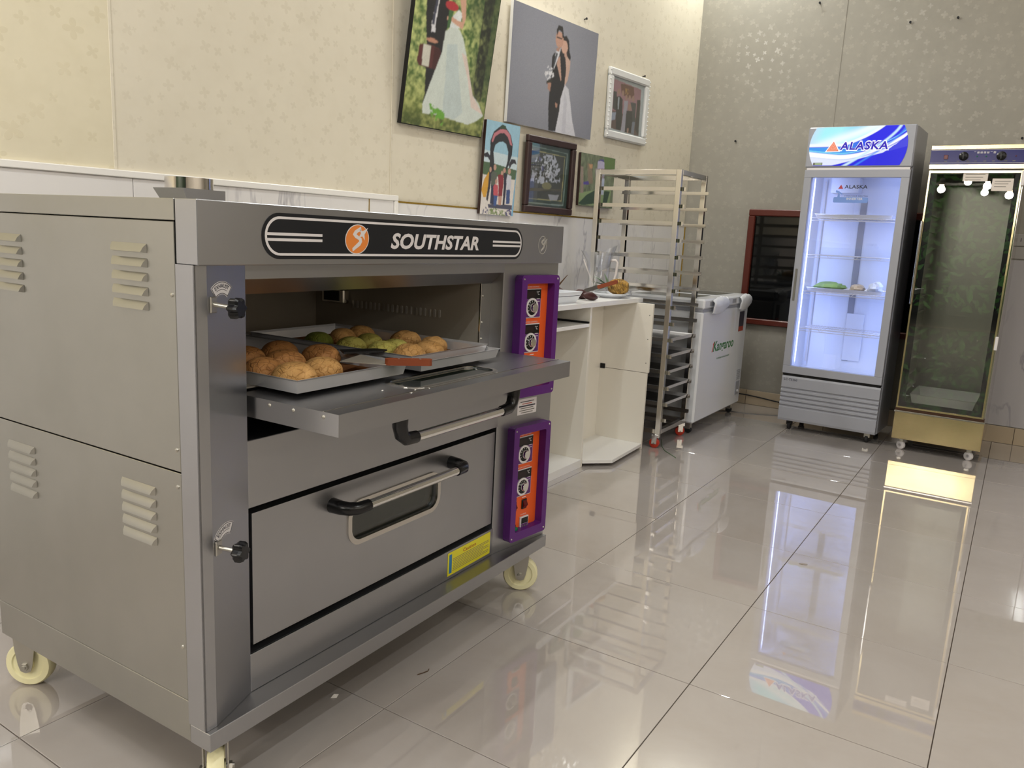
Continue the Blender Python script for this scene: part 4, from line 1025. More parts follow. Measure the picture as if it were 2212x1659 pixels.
PICS={'WED': [('p', '161a22', [(0.107, 0.74), (0.259, 0.77), (0.355, 0.717), (0.402, 0.615), (0.377, 0.509), (0.365, 0.408), (0.305, 0.296), (0.24, 0.165), (0.225, 0.164), (0.199, 0.315), (0.176, 0.437), (0.133, 0.574), (0.125, 0.637)]), ('p', '161a22', [(0.224, 0.168), (0.25, 0.166), (0.227, 0.123), (0.211, 0.126)]), ('p', 'e6e6ea', [(0.231, 0.68), (0.269, 0.686), (0.259, 0.632), (0.253, 0.549), (0.257, 0.501), (0.213, 0.497), (0.206, 0.542), (0.217, 0.608)]), ('p', '3b4055', [(0.231, 0.68), (0.255, 0.675), (0.241, 0.59), (0.237, 0.535), (0.207, 0.535), (0.217, 0.608)]), ('e', 'c79078', [(0.235, 0.456), (0.303, 0.445)]), ('p', '5c2a2c', [(0.102, 0.422), (0.226, 0.434), (0.34, 0.423), (0.35, 0.406), (0.343, 0.324), (0.311, 0.311), (0.121, 0.314), (0.091, 0.333)]), ('p', 'd8d6c8', [(0.144, 0.426), (0.232, 0.429), (0.233, 0.319), (0.149, 0.318)]), ('p', '451d22', [(0.27, 0.42), (0.34, 0.423), (0.35, 0.406), (0.343, 0.324), (0.311, 0.311), (0.27, 0.312)]), ('p', 'd9e2da', [(0.373, 0.521), (0.427, 0.547), (0.529, 0.557), (0.596, 0.516), (0.667, 0.428), (0.73, 0.337), (0.812, 0.225), (0.899, 0.19), (0.986, 0.124), (0.904, 0.086), (0.799, 0.057), (0.617, 0.065), (0.462, 0.075), (0.225, 0.072), (0.213, 0.117), (0.258, 0.209), (0.311, 0.311), (0.364, 0.412)]), ('p', 'c9d6d4', [(0.412, 0.459), (0.533, 0.476), (0.61, 0.299), (0.711, 0.118), (0.615, 0.07), (0.461, 0.08), (0.444, 0.28)]), ('p', 'e8d6cc', [(0.599, 0.438), (0.667, 0.428), (0.812, 0.225), (0.984, 0.129), (0.812, 0.157), (0.716, 0.311)]), ('p', 'e6ebe9', [(0.439, 0.611), (0.5, 0.652), (0.547, 0.637), (0.54, 0.59), (0.539, 0.559), (0.427, 0.547), (0.41, 0.536)]), ('p', 'd9a990', [(0.473, 0.736), (0.564, 0.751), (0.595, 0.621), (0.571, 0.559), (0.526, 0.566), (0.438, 0.58), (0.375, 0.584), (0.37, 0.601), (0.43, 0.606), (0.507, 0.595), (0.559, 0.598), (0.519, 0.673)]), ('e', 'b8323c', [(0.414, 0.659), (0.492, 0.635)]), ('p', '3f6a3c', [(0.389, 0.639), (0.441, 0.638), (0.43, 0.606), (0.417, 0.546), (0.389, 0.537)]), ('b', '6fae3e', [(0.289, 0.133), (0.498, 0.097), (0.479, 0.019), (0.33, 0.063)])], 'GREY': [('p', 'd6d6de', [(0.618, 0.446), (0.67, 0.415), (0.708, 0.288), (0.749, 0.129), (0.804, -0.008), (0.664, -0.008), (0.547, 0.001), (0.573, 0.226), (0.589, 0.349)]), ('p', 'c8c8d2', [(0.625, 0.378), (0.661, 0.314), (0.672, 0.007), (0.624, -0.0)]), ('p', 'cfae9e', [(0.611, 0.71), (0.668, 0.668), (0.67, 0.599), (0.652, 0.489), (0.624, 0.434), (0.6, 0.582), (0.604, 0.68)]), ('p', '20222a', [(0.493, 0.707), (0.559, 0.751), (0.601, 0.707), (0.623, 0.588), (0.619, 0.433), (0.583, 0.313), (0.576, 0.191), (0.546, 0.008), (0.464, 0.002), (0.443, 0.229), (0.443, 0.353), (0.455, 0.479), (0.448, 0.641), (0.463, 0.679)]), ('p', 'dcdce2', [(0.488, 0.706), (0.545, 0.748), (0.529, 0.675), (0.477, 0.539), (0.48, 0.649)]), ('p', '4a505a', [(0.494, 0.7), (0.513, 0.692), (0.486, 0.583), (0.471, 0.551), (0.48, 0.649)]), ('p', 'c59f8e', [(0.517, 0.652), (0.542, 0.679), (0.576, 0.479), (0.569, 0.463), (0.537, 0.54), (0.508, 0.601)]), ('p', '1c1c22', [(0.558, 0.854), (0.604, 0.873), (0.636, 0.834), (0.65, 0.747), (0.67, 0.697), (0.663, 0.667), (0.642, 0.683), (0.611, 0.71), (0.556, 0.778)]), ('e', 'd6ac98', [(0.587, 0.769), (0.626, 0.71)]), ('p', 'c59f8e', [(0.591, 0.712), (0.619, 0.725), (0.623, 0.685), (0.594, 0.685)]), ('e', 'c79a86', [(0.522, 0.817), (0.569, 0.747)]), ('p', '1b1b20', [(0.48, 0.893), (0.503, 0.94), (0.55, 0.936), (0.569, 0.857), (0.555, 0.833), (0.545, 0.891), (0.507, 0.897), (0.489, 0.842)]), ('p', '3a3030', [(0.485, 0.837), (0.55, 0.838), (0.55, 0.824), (0.486, 0.824)]), ('p', 'b78c7a', [(0.49, 0.734), (0.539, 0.76), (0.525, 0.715), (0.497, 0.715)]), ('b', 'e8e8ec', [(0.376, 0.488), (0.41, 0.564), (0.475, 0.553), (0.486, 0.486), (0.423, 0.424)]), ('p', '30302e', [(0.404, 0.427), (0.473, 0.477), (0.461, 0.412), (0.402, 0.406)]), ('p', 'b58a78', [(0.419, 0.416), (0.46, 0.425), (0.453, 0.348), (0.424, 0.363)]), ('p', 'b58a78', [(0.522, 0.262), (0.551, 0.257), (0.547, 0.217), (0.527, 0.224)])], 'ARCH': [('p', '9fc9dd', [(-0.037, 1.005), (0.997, 0.996), (0.961, 0.407), (-0.061, 0.427)]), ('p', 'cfe0e6', [(-0.024, 0.686), (1.0, 0.658), (0.981, 0.408), (-0.054, 0.393)]), ('p', 'e4ddd6', [(-0.043, 0.428), (0.977, 0.422), (0.941, -0.014), (-0.046, -0.006)]), ('p', '4a4b60', [(0.208, 0.114), (0.948, 0.125), (0.95, 0.074), (0.236, 0.073)]), ('p', '4d6a4a', [(-0.035, 0.564), (0.301, 0.555), (0.995, 0.516), (0.981, 0.408), (-0.025, 0.428)]), ('p', '22262e', [(0.192, 0.453), (0.157, 0.697), (0.146, 0.791), (0.227, 0.891), (0.4, 0.958), (0.453, 0.976), (0.574, 0.951), (0.726, 0.886), (0.807, 0.794), (0.814, 0.683), (0.743, 0.566), (0.665, 0.477), (0.641, 0.497), (0.694, 0.605), (0.691, 0.703), (0.614, 0.781), (0.512, 0.802), (0.4, 0.791), (0.295, 0.754), (0.256, 0.676), (0.295, 0.583), (0.322, 0.46)]), ('p', '2e4a34', [(0.401, 0.951), (0.462, 0.98), (0.56, 0.97), (0.577, 0.937), (0.387, 0.93)]), ('p', 'c77c86', [(0.175, 0.786), (0.231, 0.871), (0.407, 0.928), (0.578, 0.934), (0.705, 0.891), (0.802, 0.773), (0.731, 0.782), (0.644, 0.859), (0.53, 0.893), (0.398, 0.883), (0.275, 0.841), (0.215, 0.775)]), ('p', '2a2c36', [(-0.023, 0.639), (0.09, 0.666), (0.193, 0.618), (0.175, 0.576), (0.102, 0.612), (0.02, 0.607)]), ('p', '2a2c36', [(0.743, 0.566), (0.806, 0.633), (0.926, 0.633), (0.979, 0.579), (0.896, 0.589), (0.821, 0.57), (0.775, 0.511)]), ('p', 'd9a23a', [(0.163, 0.459), (0.212, 0.447), (0.187, 0.301), (0.138, 0.181), (0.063, 0.185), (-0.008, 0.258), (0.059, 0.378)]), ('p', '33303a', [(0.178, 0.473), (0.247, 0.456), (0.243, 0.304), (0.203, 0.142), (0.152, 0.161), (0.178, 0.301)]), ('p', '5b6258', [(0.282, 0.472), (0.397, 0.464), (0.425, 0.382), (0.356, 0.308), (0.26, 0.311), (0.241, 0.442)]), ('p', '2d3450', [(0.268, 0.319), (0.362, 0.323), (0.397, 0.12), (0.274, 0.116)]), ('p', 'c95560', [(0.368, 0.337), (0.466, 0.327), (0.491, 0.216), (0.358, 0.211), (0.333, 0.307)]), ('p', '3c5a94', [(0.368, 0.211), (0.482, 0.215), (0.459, 0.101), (0.383, 0.099)]), ('p', '8e2a36', [(0.441, 0.438), (0.591, 0.46), (0.626, 0.391), (0.618, 0.214), (0.503, 0.209), (0.485, 0.328)]), ('p', '26283c', [(0.617, 0.475), (0.707, 0.466), (0.721, 0.324), (0.71, 0.117), (0.651, 0.115), (0.643, 0.321)]), ('p', 'cfd0da', [(0.728, 0.46), (0.851, 0.444), (0.865, 0.302), (0.739, 0.29), (0.704, 0.395)]), ('p', '3a5288', [(0.729, 0.289), (0.847, 0.294), (0.864, 0.137), (0.756, 0.133)]), ('p', 'c49a88', [(0.503, 0.209), (0.609, 0.213), (0.612, 0.114), (0.525, 0.111)]), ('e', 'c49a88', [(0.213, 0.485), (0.247, 0.456)]), ('e', 'c49a88', [(0.338, 0.516), (0.38, 0.484)]), ('e', 'c49a88', [(0.409, 0.367), (0.444, 0.34)]), ('e', 'c49a88', [(0.561, 0.465), (0.599, 0.442)]), ('e', 'c49a88', [(0.627, 0.497), (0.667, 0.471)]), ('e', 'c49a88', [(0.776, 0.494), (0.819, 0.461)]), ('b', '5b5a7a', [(0.076, 0.033), (0.14, 0.084), (0.239, 0.059), (0.231, 0.009), (0.063, 0.004)]), ('b', '7d8f5a', [(0.258, 0.059), (0.406, 0.078), (0.586, 0.056), (0.784, 0.055), (0.758, -0.004), (0.251, 0.003)]), ('b', '57507a', [(0.744, 0.053), (0.918, 0.08), (0.957, 0.002), (0.777, -0.004)])], 'FLOWER': [('p', '2c4a44', [(0.041, 0.931), (0.916, 0.927), (0.908, 0.063), (0.042, 0.046)]), ('p', '8aa29a', [(0.091, 0.872), (0.869, 0.851), (0.858, 0.123), (0.085, 0.116)]), ('p', '2b4741', [(0.104, 0.861), (0.849, 0.84), (0.835, 0.14), (0.103, 0.13)]), ('p', 'b9b27a', [(0.109, 0.821), (0.819, 0.802), (0.809, 0.183), (0.102, 0.173)]), ('p', '3c403c', [(0.122, 0.81), (0.806, 0.792), (0.793, 0.195), (0.114, 0.184)]), ('b', 'd4d6e6', [(0.336, 0.781), (0.383, 0.71), (0.311, 0.652), (0.283, 0.547), (0.29, 0.48), (0.401, 0.422), (0.529, 0.468), (0.603, 0.527), (0.63, 0.651), (0.565, 0.747), (0.455, 0.769)]), ('b', 'cfd2e2', [(0.271, 0.782), (0.586, 0.793), (0.727, 0.643), (0.743, 0.444), (0.534, 0.425), (0.405, 0.388), (0.286, 0.395), (0.144, 0.408), (0.167, 0.561), (0.182, 0.655)]), ('b', 'e6e8f2', [(0.359, 0.691), (0.544, 0.694), (0.531, 0.572), (0.525, 0.502), (0.394, 0.49)]), ('b', 'c8cae0', [(0.161, 0.493), (0.199, 0.497), (0.193, 0.429), (0.155, 0.426)]), ('b', 'c8cae0', [(0.669, 0.551), (0.719, 0.468), (0.67, 0.42)]), ('b', '5a5890', [(0.262, 0.747), (0.326, 0.754), (0.319, 0.695), (0.267, 0.697)]), ('b', '5a5890', [(0.346, 0.63), (0.405, 0.628), (0.4, 0.55), (0.354, 0.554)]), ('e', '8e8a62', [(0.473, 0.372), (0.572, 0.324)]), ('p', 'b8b8c4', [(0.511, 0.263), (0.743, 0.267), (0.71, 0.194), (0.561, 0.183)])], 'PARTY': [('p', 'c9d2d6', [(0.066, 0.916), (0.867, 0.869), (0.881, 0.102), (0.07, 0.126)]), ('p', 'b5828e', [(0.106, 0.857), (0.836, 0.825), (0.847, 0.131), (0.108, 0.152)]), ('p', '6e5450', [(0.105, 0.409), (0.843, 0.39), (0.847, 0.131), (0.108, 0.152)]), ('p', '7a4a3a', [(0.315, 0.812), (0.438, 0.827), (0.638, 0.825), (0.667, 0.716), (0.576, 0.635), (0.346, 0.674)]), ('b', 'b98a4a', [(0.431, 0.77), (0.529, 0.78), (0.512, 0.688), (0.441, 0.692)]), ('p', '3a3a40', [(0.154, 0.679), (0.234, 0.686), (0.239, 0.416), (0.156, 0.434)]), ('p', '3c3834', [(0.747, 0.661), (0.835, 0.668), (0.846, 0.139), (0.747, 0.217)]), ('p', 'aab4cc', [(0.122, 0.373), (0.242, 0.392), (0.241, 0.288), (0.123, 0.254)]), ('p', '26262a', [(0.216, 0.611), (0.322, 0.638), (0.383, 0.601), (0.395, 0.442), (0.395, 0.158), (0.271, 0.148), (0.239, 0.416)]), ('p', 'b8c0cc', [(0.27, 0.613), (0.304, 0.619), (0.305, 0.443), (0.277, 0.446)]), ('p', 'b9b4c4', [(0.426, 0.592), (0.523, 0.601), (0.513, 0.461), (0.509, 0.149), (0.389, 0.149), (0.421, 0.405)]), ('p', '2e3032', [(0.499, 0.459), (0.64, 0.474), (0.66, 0.32), (0.639, 0.151), (0.495, 0.147), (0.495, 0.377)]), ('p', '4c4e52', [(0.581, 0.595), (0.725, 0.604), (0.733, 0.323), (0.66, 0.32), (0.639, 0.482)]), ('p', '8890a0', [(0.66, 0.32), (0.733, 0.323), (0.727, 0.147), (0.654, 0.145)]), ('e', 'b99080', [(0.281, 0.694), (0.321, 0.654)]), ('e', 'b99080', [(0.383, 0.689), (0.412, 0.646)]), ('e', 'b99080', [(0.473, 0.645), (0.502, 0.605)]), ('e', 'b99080', [(0.557, 0.648), (0.587, 0.604)]), ('e', 'b99080', [(0.646, 0.655), (0.68, 0.612)]), ('e', 'b99080', [(0.57, 0.52), (0.612, 0.469)]), ('p', 'b99080', [(0.538, 0.207), (0.587, 0.214), (0.582, 0.143), (0.546, 0.138)])], 'PARK': [('p', '5e7a44', [(0.661, 1.004), (0.991, 0.992), (0.987, 0.77), (0.686, 0.763)]), ('p', '8aa070', [(-0.038, 0.235), (0.943, 0.409), (0.899, 0.047), (-0.055, 0.014)]), ('p', '284838', [(-0.007, 0.034), (0.216, 0.214), (0.414, 0.309), (0.624, 0.328), (0.49, 0.071), (0.109, 0.008)]), ('p', '284838', [(0.731, 0.337), (0.896, 0.334), (0.825, 0.096), (0.702, 0.096)]), ('p', '98887e', [(0.003, 0.745), (0.078, 0.737), (0.124, 0.249), (0.037, 0.233)]), ('p', '8a7a66', [(0.183, 0.825), (0.311, 0.823), (0.375, 0.444), (0.234, 0.431)]), ('p', 'b8b2cc', [(0.474, 0.886), (0.565, 0.905), (0.673, 0.892), (0.686, 0.763), (0.475, 0.748)]), ('p', '4a4690', [(0.474, 0.886), (0.536, 0.928), (0.641, 0.941), (0.66, 0.891), (0.564, 0.91)]), ('p', '9a8a9a', [(0.423, 0.742), (0.685, 0.772), (0.71, 0.406), (0.459, 0.383)]), ('p', 'b4bcd0', [(0.56, 0.566), (0.706, 0.573), (0.712, 0.256), (0.592, 0.246)]), ('p', '54489a', [(0.105, 0.452), (0.242, 0.483), (0.274, 0.417), (0.11, 0.402)]), ('p', '7a2a52', [(0.445, 0.658), (0.547, 0.687), (0.553, 0.505), (0.461, 0.496)]), ('p', 'c0966e', [(0.224, 0.804), (0.339, 0.809), (0.333, 0.732), (0.257, 0.723)])]}

def picture(name, label, s0, s1, z0, h, tilt, n0=.004, th=.02):
    t = thing(name, label, 'picture', wall_pt((s0+s1)/2, n0, z0), (R(tilt), 0, WALL_ROT), 'pictures on the papered wall')
    return t, (s1-s0)/2
# 1 large wedding print (its top is above the view)
t, w = picture('canvas_print', 'large garden photo print of a couple with a suitcase, largest green picture', -3.085, -2.49, 1.737, .90, 8.5)
MB().box(-w, w, -.030, -.004, 0, .90, .001).build('board', M['black_matt'], t)
cv = Canvas(150, 220, '8fae55')
f1 = fbm(150, 220, (26, 38), 3); f2 = fbm(150, 220, (5, 7), 8)
cv.p = np.array(lin('cdd68a'))*(1-np.clip(f1*2.4-.7, 0, 1)[..., None]) + np.array(lin('466a30'))*np.clip(f1*2.4-.7, 0, 1)[..., None]
gr = np.clip((.32-cv.Y)/.3, 0, 1)[..., None]; cv.p = cv.p*(1-.5*gr)+np.array(lin('8c8c3a'))*.5*gr
dk = np.clip((cv.X-.62)*4+(f2-.5)*1.6, 0, 1)*np.clip((cv.Y-.13)*6, 0, 1); cv.blend(dk, '1f3a20', .85)
cv.blend(((cv.X > .80) & (cv.X < .93) & (cv.Y > .2)).astype(float)*np.clip(f1*1.6, 0, 1), '15191a', .9)
cv.blend(np.clip((.12-cv.Y)*10, 0, 1)*np.clip(f1*1.5, 0, 1), '34481f', .8)
cv.shapes(PICS['WED'], 2); print_mesh('print', cv, -w+.004, w-.004, .004, .896, -.0305, M['print'], t)
# 2 grey studio print
t, w = picture('canvas_print', 'wide grey studio photo print of a couple, dark suit and white dress', -2.277, -1.437, 1.85, .645, 1.2)
MB().box(-w, w, -.026, -.004, 0, .645, .001).build('board', M['frame_white'], t)
cv = Canvas(220, 170, '8b8d98'); g = np.exp(-(((cv.X-.45)/.6)**2+((cv.Y-.55)/.7)**2)); cv.p = np.array(lin('7d7f8b'))*(1-g[..., None])+np.array(lin('9698a3'))*g[..., None]
cv.shapes(PICS['GREY'], 4); print_mesh('print', cv, -w, w, 0, .645, -.0265, M['print'], t)
# 3 family group print
t, w = picture('canvas_print', 'narrow photo print of a family under a tall dark arch, blue sky', -2.48, -2.19, 1.327, .507, 3, .013)
MB().box(-w, w, -.022, -.001, 0, .507, .001).build('board', M['frame_dark'], t)
cv = Canvas(120, 200, '7fb4d4'); cv.shapes(PICS['ARCH'], 5); print_mesh('print', cv, -w, w, 0, .507, -.0225, M['print'], t)
# 4 dark-framed flower picture behind glass
t, w = picture('framed_picture', 'dark wooden frame with a white flower bouquet behind glass', -2.095, -1.605, 1.3595, .445, 1.2, .014)
def frame_bars(t, w, h, bw, y0, y1, mat, bev):
    for bx_ in ((-w, w, y0, y1, h-bw, h), (-w, w, y0, y1, 0, bw), (-w, -w+bw, y0, y1, bw, h-bw), (w-bw, w, y0, y1, bw, h-bw)):
        MB().box(*bx_, bev).build('frame_bar', mat, t)
frame_bars(t, w, .445, .040, -.030, -.001, M['frame_dark'], .006)
cv = Canvas(150, 140, '2c4a44'); cv.shapes(PICS['FLOWER'], 6); print_mesh('print', cv, -w, w, 0, .445, -.006, M['print'], t)
MB().box(-w+.036, w-.036, -.0130, -.0115, .036, .409).build('glass', M['glass'], t)
# 5 white moulded frame
t, w = picture('framed_picture', 'white moulded frame with a photo of wedding guests', -1.247, -.735, 1.89, .45, 0, .001)
frame_bars(t, w, .45, .052, -.030, -.001, M['frame_white'], .009)
mb = MB()
for k in range(15):
    for xx in (-w+.006, w-.006): mb.lathe([(.001, -.006), (.006, 0), (.001, .006)], 6, (xx, -.030, .02+k*.0293))
mb.build('beading', M['frame_white'], t)
cv = Canvas(150, 135, 'c9d2d6'); cv.shapes(PICS['PARTY'], 7); print_mesh('print', cv, -w, w, 0, .45, -.008, M['print'], t)
MB().box(-w+.048, w-.048, -.0135, -.012, .048, .402).build('glass', M['glass'], t)
# 6 small park print behind the rack
t, w = picture('canvas_print', 'small green photo print of people in a park, behind the tray rack', -1.517, -1.112, 1.43, .333, 0)
MB().box(-w, w, -.020, -.001, 0, .333, .001).build('board', M['frame_dark'], t)
cv = Canvas(130, 110, '4c5c42'); f1 = fbm(130, 110, (24, 8), 11); cv.p = np.array(lin('36442f'))*(1-f1[..., None])+np.array(lin('8f9a7c'))*f1[..., None]
cv.shapes(PICS['PARK'], 8); print_mesh('print', cv, -w, w, 0, .333, -.0205, M['print'], t)

# ================================================================== DRINKS FRIDGE
fr_ = thing('display_fridge', 'tall grey glass-door drinks fridge with a lit blue and white sign', 'fridge', (-1.292, 5.4626, 0), R(-2.33))
GP = M['grey_plastic']; FW, FD = .63, .42
M['fridge_in'] = flat('fridge_liner', 'e4e8f2', .35)
MB().box(0, .022, .050, FD, .06, 1.988, .003).build('side_wall', GP, fr_); MB().box(FW-.022, FW, .050, FD, .06, 1.988, .003).build('side_wall', GP, fr_)
MB().box(.022, FW-.022, FD-.02, FD, .06, 1.988).build('back_wall', GP, fr_)
MB().box(.022, FW-.022, .03, FD-.02, 1.962, 1.986).build('top_wall', GP, fr_)
li = MB(); x0, x1, y0, y1, z0, z1 = .0225, FW-.0225, .052, FD-.0205, .40, 1.715
li.add([(x0, y0, z0), (x1, y0, z0), (x1, y1, z0), (x0, y1, z0), (x0, y0, z1), (x1, y0, z1), (x1, y1, z1), (x0, y1, z1)], [(0, 1, 2, 3), (4, 7, 6, 5), (1, 5, 6, 2), (0, 3, 7, 4), (2, 6, 7, 3)])
li.build('liner', M['fridge_in'], fr_, recalc=False)
MB().box(.285, .325, FD-.028, FD-.0207, .47, 1.56, .002).build('shelf_rail', GP, fr_)
MB().box(.285, .40, FD-.032, FD-.0285, .475, .80, .002).build('drain_plate', M['fridge_in'], fr_)
mb = MB(); mb.box(.10, .28, .30, .398, 1.60, 1.70, .004); mb.build('fan_box', M['fridge_in'], fr_)
for x in (.030, FW-.030):
    MB().box(x-.004, x+.004, .056, .066, .46, 1.68).build('led_strip', M['led'], fr_)
    la = bpy.data.lights.new('led_light', 'AREA'); la.shape = 'RECTANGLE'; la.size = .012; la.size_y = 1.2; la.energy = FRIDGE_W; la.color = (.36, .47, 1)
    lo = bpy.data.objects.new('led_light', la); COL.objects.link(lo); lo.parent = fr_; lo.location = (x+(.006 if x < .3 else -.006), .075, 1.07)
    dv = Vector((math.cos(R(40))*(1 if x < .3 else -1), math.sin(R(40)), 0)); zx = -dv; yx = Vector((0, 0, 1)); xx = yx.cross(zx)
    lo.rotation_euler = Matrix((xx, yx, zx)).transposed().to_euler()
# uprights and wire shelves
for x in (.052, FW-.052):
    for y in (.085, .36): MB().box(x-.004, x+.004, y-.003, y+.003, .44, 1.68).build('shelf_upright', M['white_print'], fr_)
for z in (1.425, 1.185, .945, .695):
    mb = MB(); a, b, c, d = .058, FW-.058, .072, .37
    for yy in (c, (c+d)/2, d): mb.tube([(a, yy, z), (b, yy, z)], .0028, 6)
    mb.tube([(a, c, z-.016), (b, c, z-.016)], .0022, 6)
    for k in range(27):
        x = a+(b-a)*k/26; mb.tube([(x, c, z+.003), (x, d, z+.003)], .0015, 5)
    for x in (.20, .36, .50): mb.tube([(x-.018, c-.002, z), (x, c-.002, z-.018), (x+.018, c-.002, z)], .0018, 5)
    mb.build('wire_shelf', M['white_print'], fr_, 60)
# door
DZ0, DZ1 = .390, 1.724; gx0, gx1, gz0, gz1 = .046, .578, .441, 1.677
drr = MB()
for bx_ in ((0, FW-.004, DZ0, gz0), (0, FW-.004, gz1, DZ1), (0, gx0, gz0, gz1), (gx1, FW-.004, gz0, gz1)): drr.box(bx_[0], bx_[1], 0, .044, bx_[2], bx_[3], .002)
fdoor = drr.build('door', GP, fr_)
MB().box(gx0, gx1, .016, .019, gz0, gz1).build('door_glass', M['glass'], fdoor)
MB().box(.012, .026, -.004, .0, .88, 1.09, .002).build('handle_grip', M['grey_text'], fdoor)
M['stick_dark'] = flat('sticker_dark', '14161e', .4); M['stick_red'] = flat('sticker_red', 'a83a3c', .4); M['stick_blue'] = pm('sticker_blue', '6f8fd0', .4)
MB().prism([(.216, 1.608), (.246, 1.608), (.232, 1.634)], .0152, .0156, 'y').build('door_sticker_mark', M['stick_red'], fdoor)
text_obj('door_sticker_text', 'ALASKA', (.254, .390, 1.610, 1.632), .0154, M['stick_dark'], fdoor, off=.02, space=1.1)
st_ = MB().prism(rrect(.194, .402, 1.522, 1.556, .008, 4), .0152, .0156, 'y').build('door_sticker', M['stick_blue'], fdoor)
text_obj('sticker_text', 'INVERTER', (.274, .370, 1.540, 1.553), .0149, M['white_print'], st_, off=.01)
text_obj('sticker_text', 'CONG NGHE BIEN TAN', (.258, .398, 1.560, 1.568), .0154, M['stick_dark'], fdoor)
MB().prism([(.205, 1.600), (.222, 1.594), (.246, 1.578), (.242, 1.572), (.228, 1.580), (.232, 1.556), (.216, 1.556), (.222, 1.582), (.204, 1.586)], .0152, .0156, 'y').build('sticker_dancer', M['stick_blue'], fdoor)
# header sign
hdr = MB().box(-.003, FW+.001, 0, .052, 1.738, 1.989, .008).build('sign_header', GP, fr_)
MB().box(.01, FW-.01, .004, .05, 1.7245, 1.7375).build('header_gap', M['white_print'], fr_)
cv = Canvas(150, 72, '1414e6'); X, Y = cv.X, cv.Y
def band(c0, wdt, col, a=1.0, soft=.02):
    d_ = np.abs(Y-c0)-wdt; cv.blend(np.clip(-d_/soft, 0, 1), col, a)
L1 = .52+.55*np.maximum(0, X-.35)*1.0+.95*np.maximum(0, X-.35)**1.6      # upper boundary of the blue field
up_ = Y > L1; gl_ = np.clip((Y-.45)*1.6, 0, 1)
cv.blend(np.clip((Y-L1)/.02, 0, 1), 'a8f4fa'); cv.blend(np.clip((Y-L1)/.02, 0, 1)*np.exp(-((X-.32-(Y-.7)*1.2)/.17)**2), 'f6ffff', .9); cv.blend(np.clip((Y-L1-.22)/.2, 0, 1)*np.clip((X-.3)*3, 0, 1), '5aa8f0', .8)
cv.blend(np.clip((Y-L1)/.02, 0, 1)*np.clip((.12-X)*8, 0, 1), 'd0dcfa', .7)
band(L1+.015, .05, 'f4fbff', 1.0)
low = .50-.0*X; left_blue = (Y < L1-.03) & (X < .75)
cv.blend(np.clip((L1-.03-Y)/.02, 0, 1)*np.clip((.62-X)*4, 0, 1), '3f9af0')
L2 = .30-.10*np.sin(X*3.0)+.9*np.maximum(0, X-.30)**1.7
band(L2, .085-.03*X, 'ffffff', 1.0, .03); band(L2+.10, .02, '8ff0fa', .9)
cv.blend(np.clip((L2-.05-Y)/.03, 0, 1), 'e4eafc'); 
L3 = .02+.62*np.maximum(0, X-.22)**1.15
cv.blend(np.clip((L3-Y)/.02, 0, 1), '1010e0')
L4 = -.28+1.35*X**1.6
band(L4, .055, 'cfeefc', .95, .04); L5 = -.50+1.42*X**1.5
band(L5, .05, '3f8ef8', .85, .05)
cv.blend(((X > .72) & (Y < X*1.9-1.15)).astype(float), '0c0cdc', .95)
M['sign_print'] = attr_mat('lit_sign_print', .3, SIGN_S)
sgn = print_mesh('lit_sign', cv, .0, 1.0, 0, 1.0, -.0022, M['sign_print'], fr_)
co = np.empty(len(sgn.data.vertices)*3, np.float32); sgn.data.vertices.foreach_get('co', co); co = co.reshape(-1, 3)
zz = co[:, 2]; bow = .036*(1-(2*zz-1)**2); xl, xr = .048-bow, .558+bow*.9
co[:, 0] = xl+(xr-xl)*co[:, 0]; co[:, 2] = 1.749+.236*zz
sgn.data.vertices.foreach_set('co', co.ravel()); sgn.data.update()
M['lit_white'] = emis('lit_white', 'ffffff', SIGN_S); M['lit_navy'] = emis('lit_navy', '2a10b8', SIGN_S); M['lit_orange'] = emis('lit_orange', 'f08060', SIGN_S); M['lit_orange2'] = emis('lit_light_orange', 'f8b090', SIGN_S)
text_obj('sign_lettering_edge', 'ALASKA', (.194, .488, 1.837, 1.900), -.0030, M['lit_white'], sgn, shear=.12, off=.075, space=1.12)
text_obj('sign_lettering', 'ALASKA', (.200, .482, 1.844, 1.893), -.0036, M['lit_navy'], sgn, shear=.12, off=.03, space=1.12)
def tri(cx, cz, k): return [(cx-k, cz-k*.62), (cx+k, cz-k*.62), (cx+.06*k, cz+k*.98)]
MB().prism(tri(.158, 1.862, .046), -.0030, -.0024, 'y').build('sign_mark_edge', M['lit_white'], sgn)
MB().prism(tri(.158, 1.861, .037), -.0036, -.0031, 'y').build('sign_mark', M['lit_orange'], sgn)
MB().ring(tri(.158, 1.8605, .028), tri(.158, 1.8605, .022), -.0041, -.0037).build('sign_mark_line', M['lit_orange2'], sgn)
MB().ring(tri(.158, 1.860, .014), tri(.158, 1.860, .009), -.0041, -.0037).build('sign_mark_line', M['lit_orange2'], sgn)
MB().box(.047, .105, -.004, -.0015, 1.752, 1.769, .001).build('temperature_display', M['grey_text'], hdr)
MB().box(.059, .101, -.0044, -.004, 1.754, 1.767).build('display_window', flat('lcd_green', '9fb49a', .4), hdr)
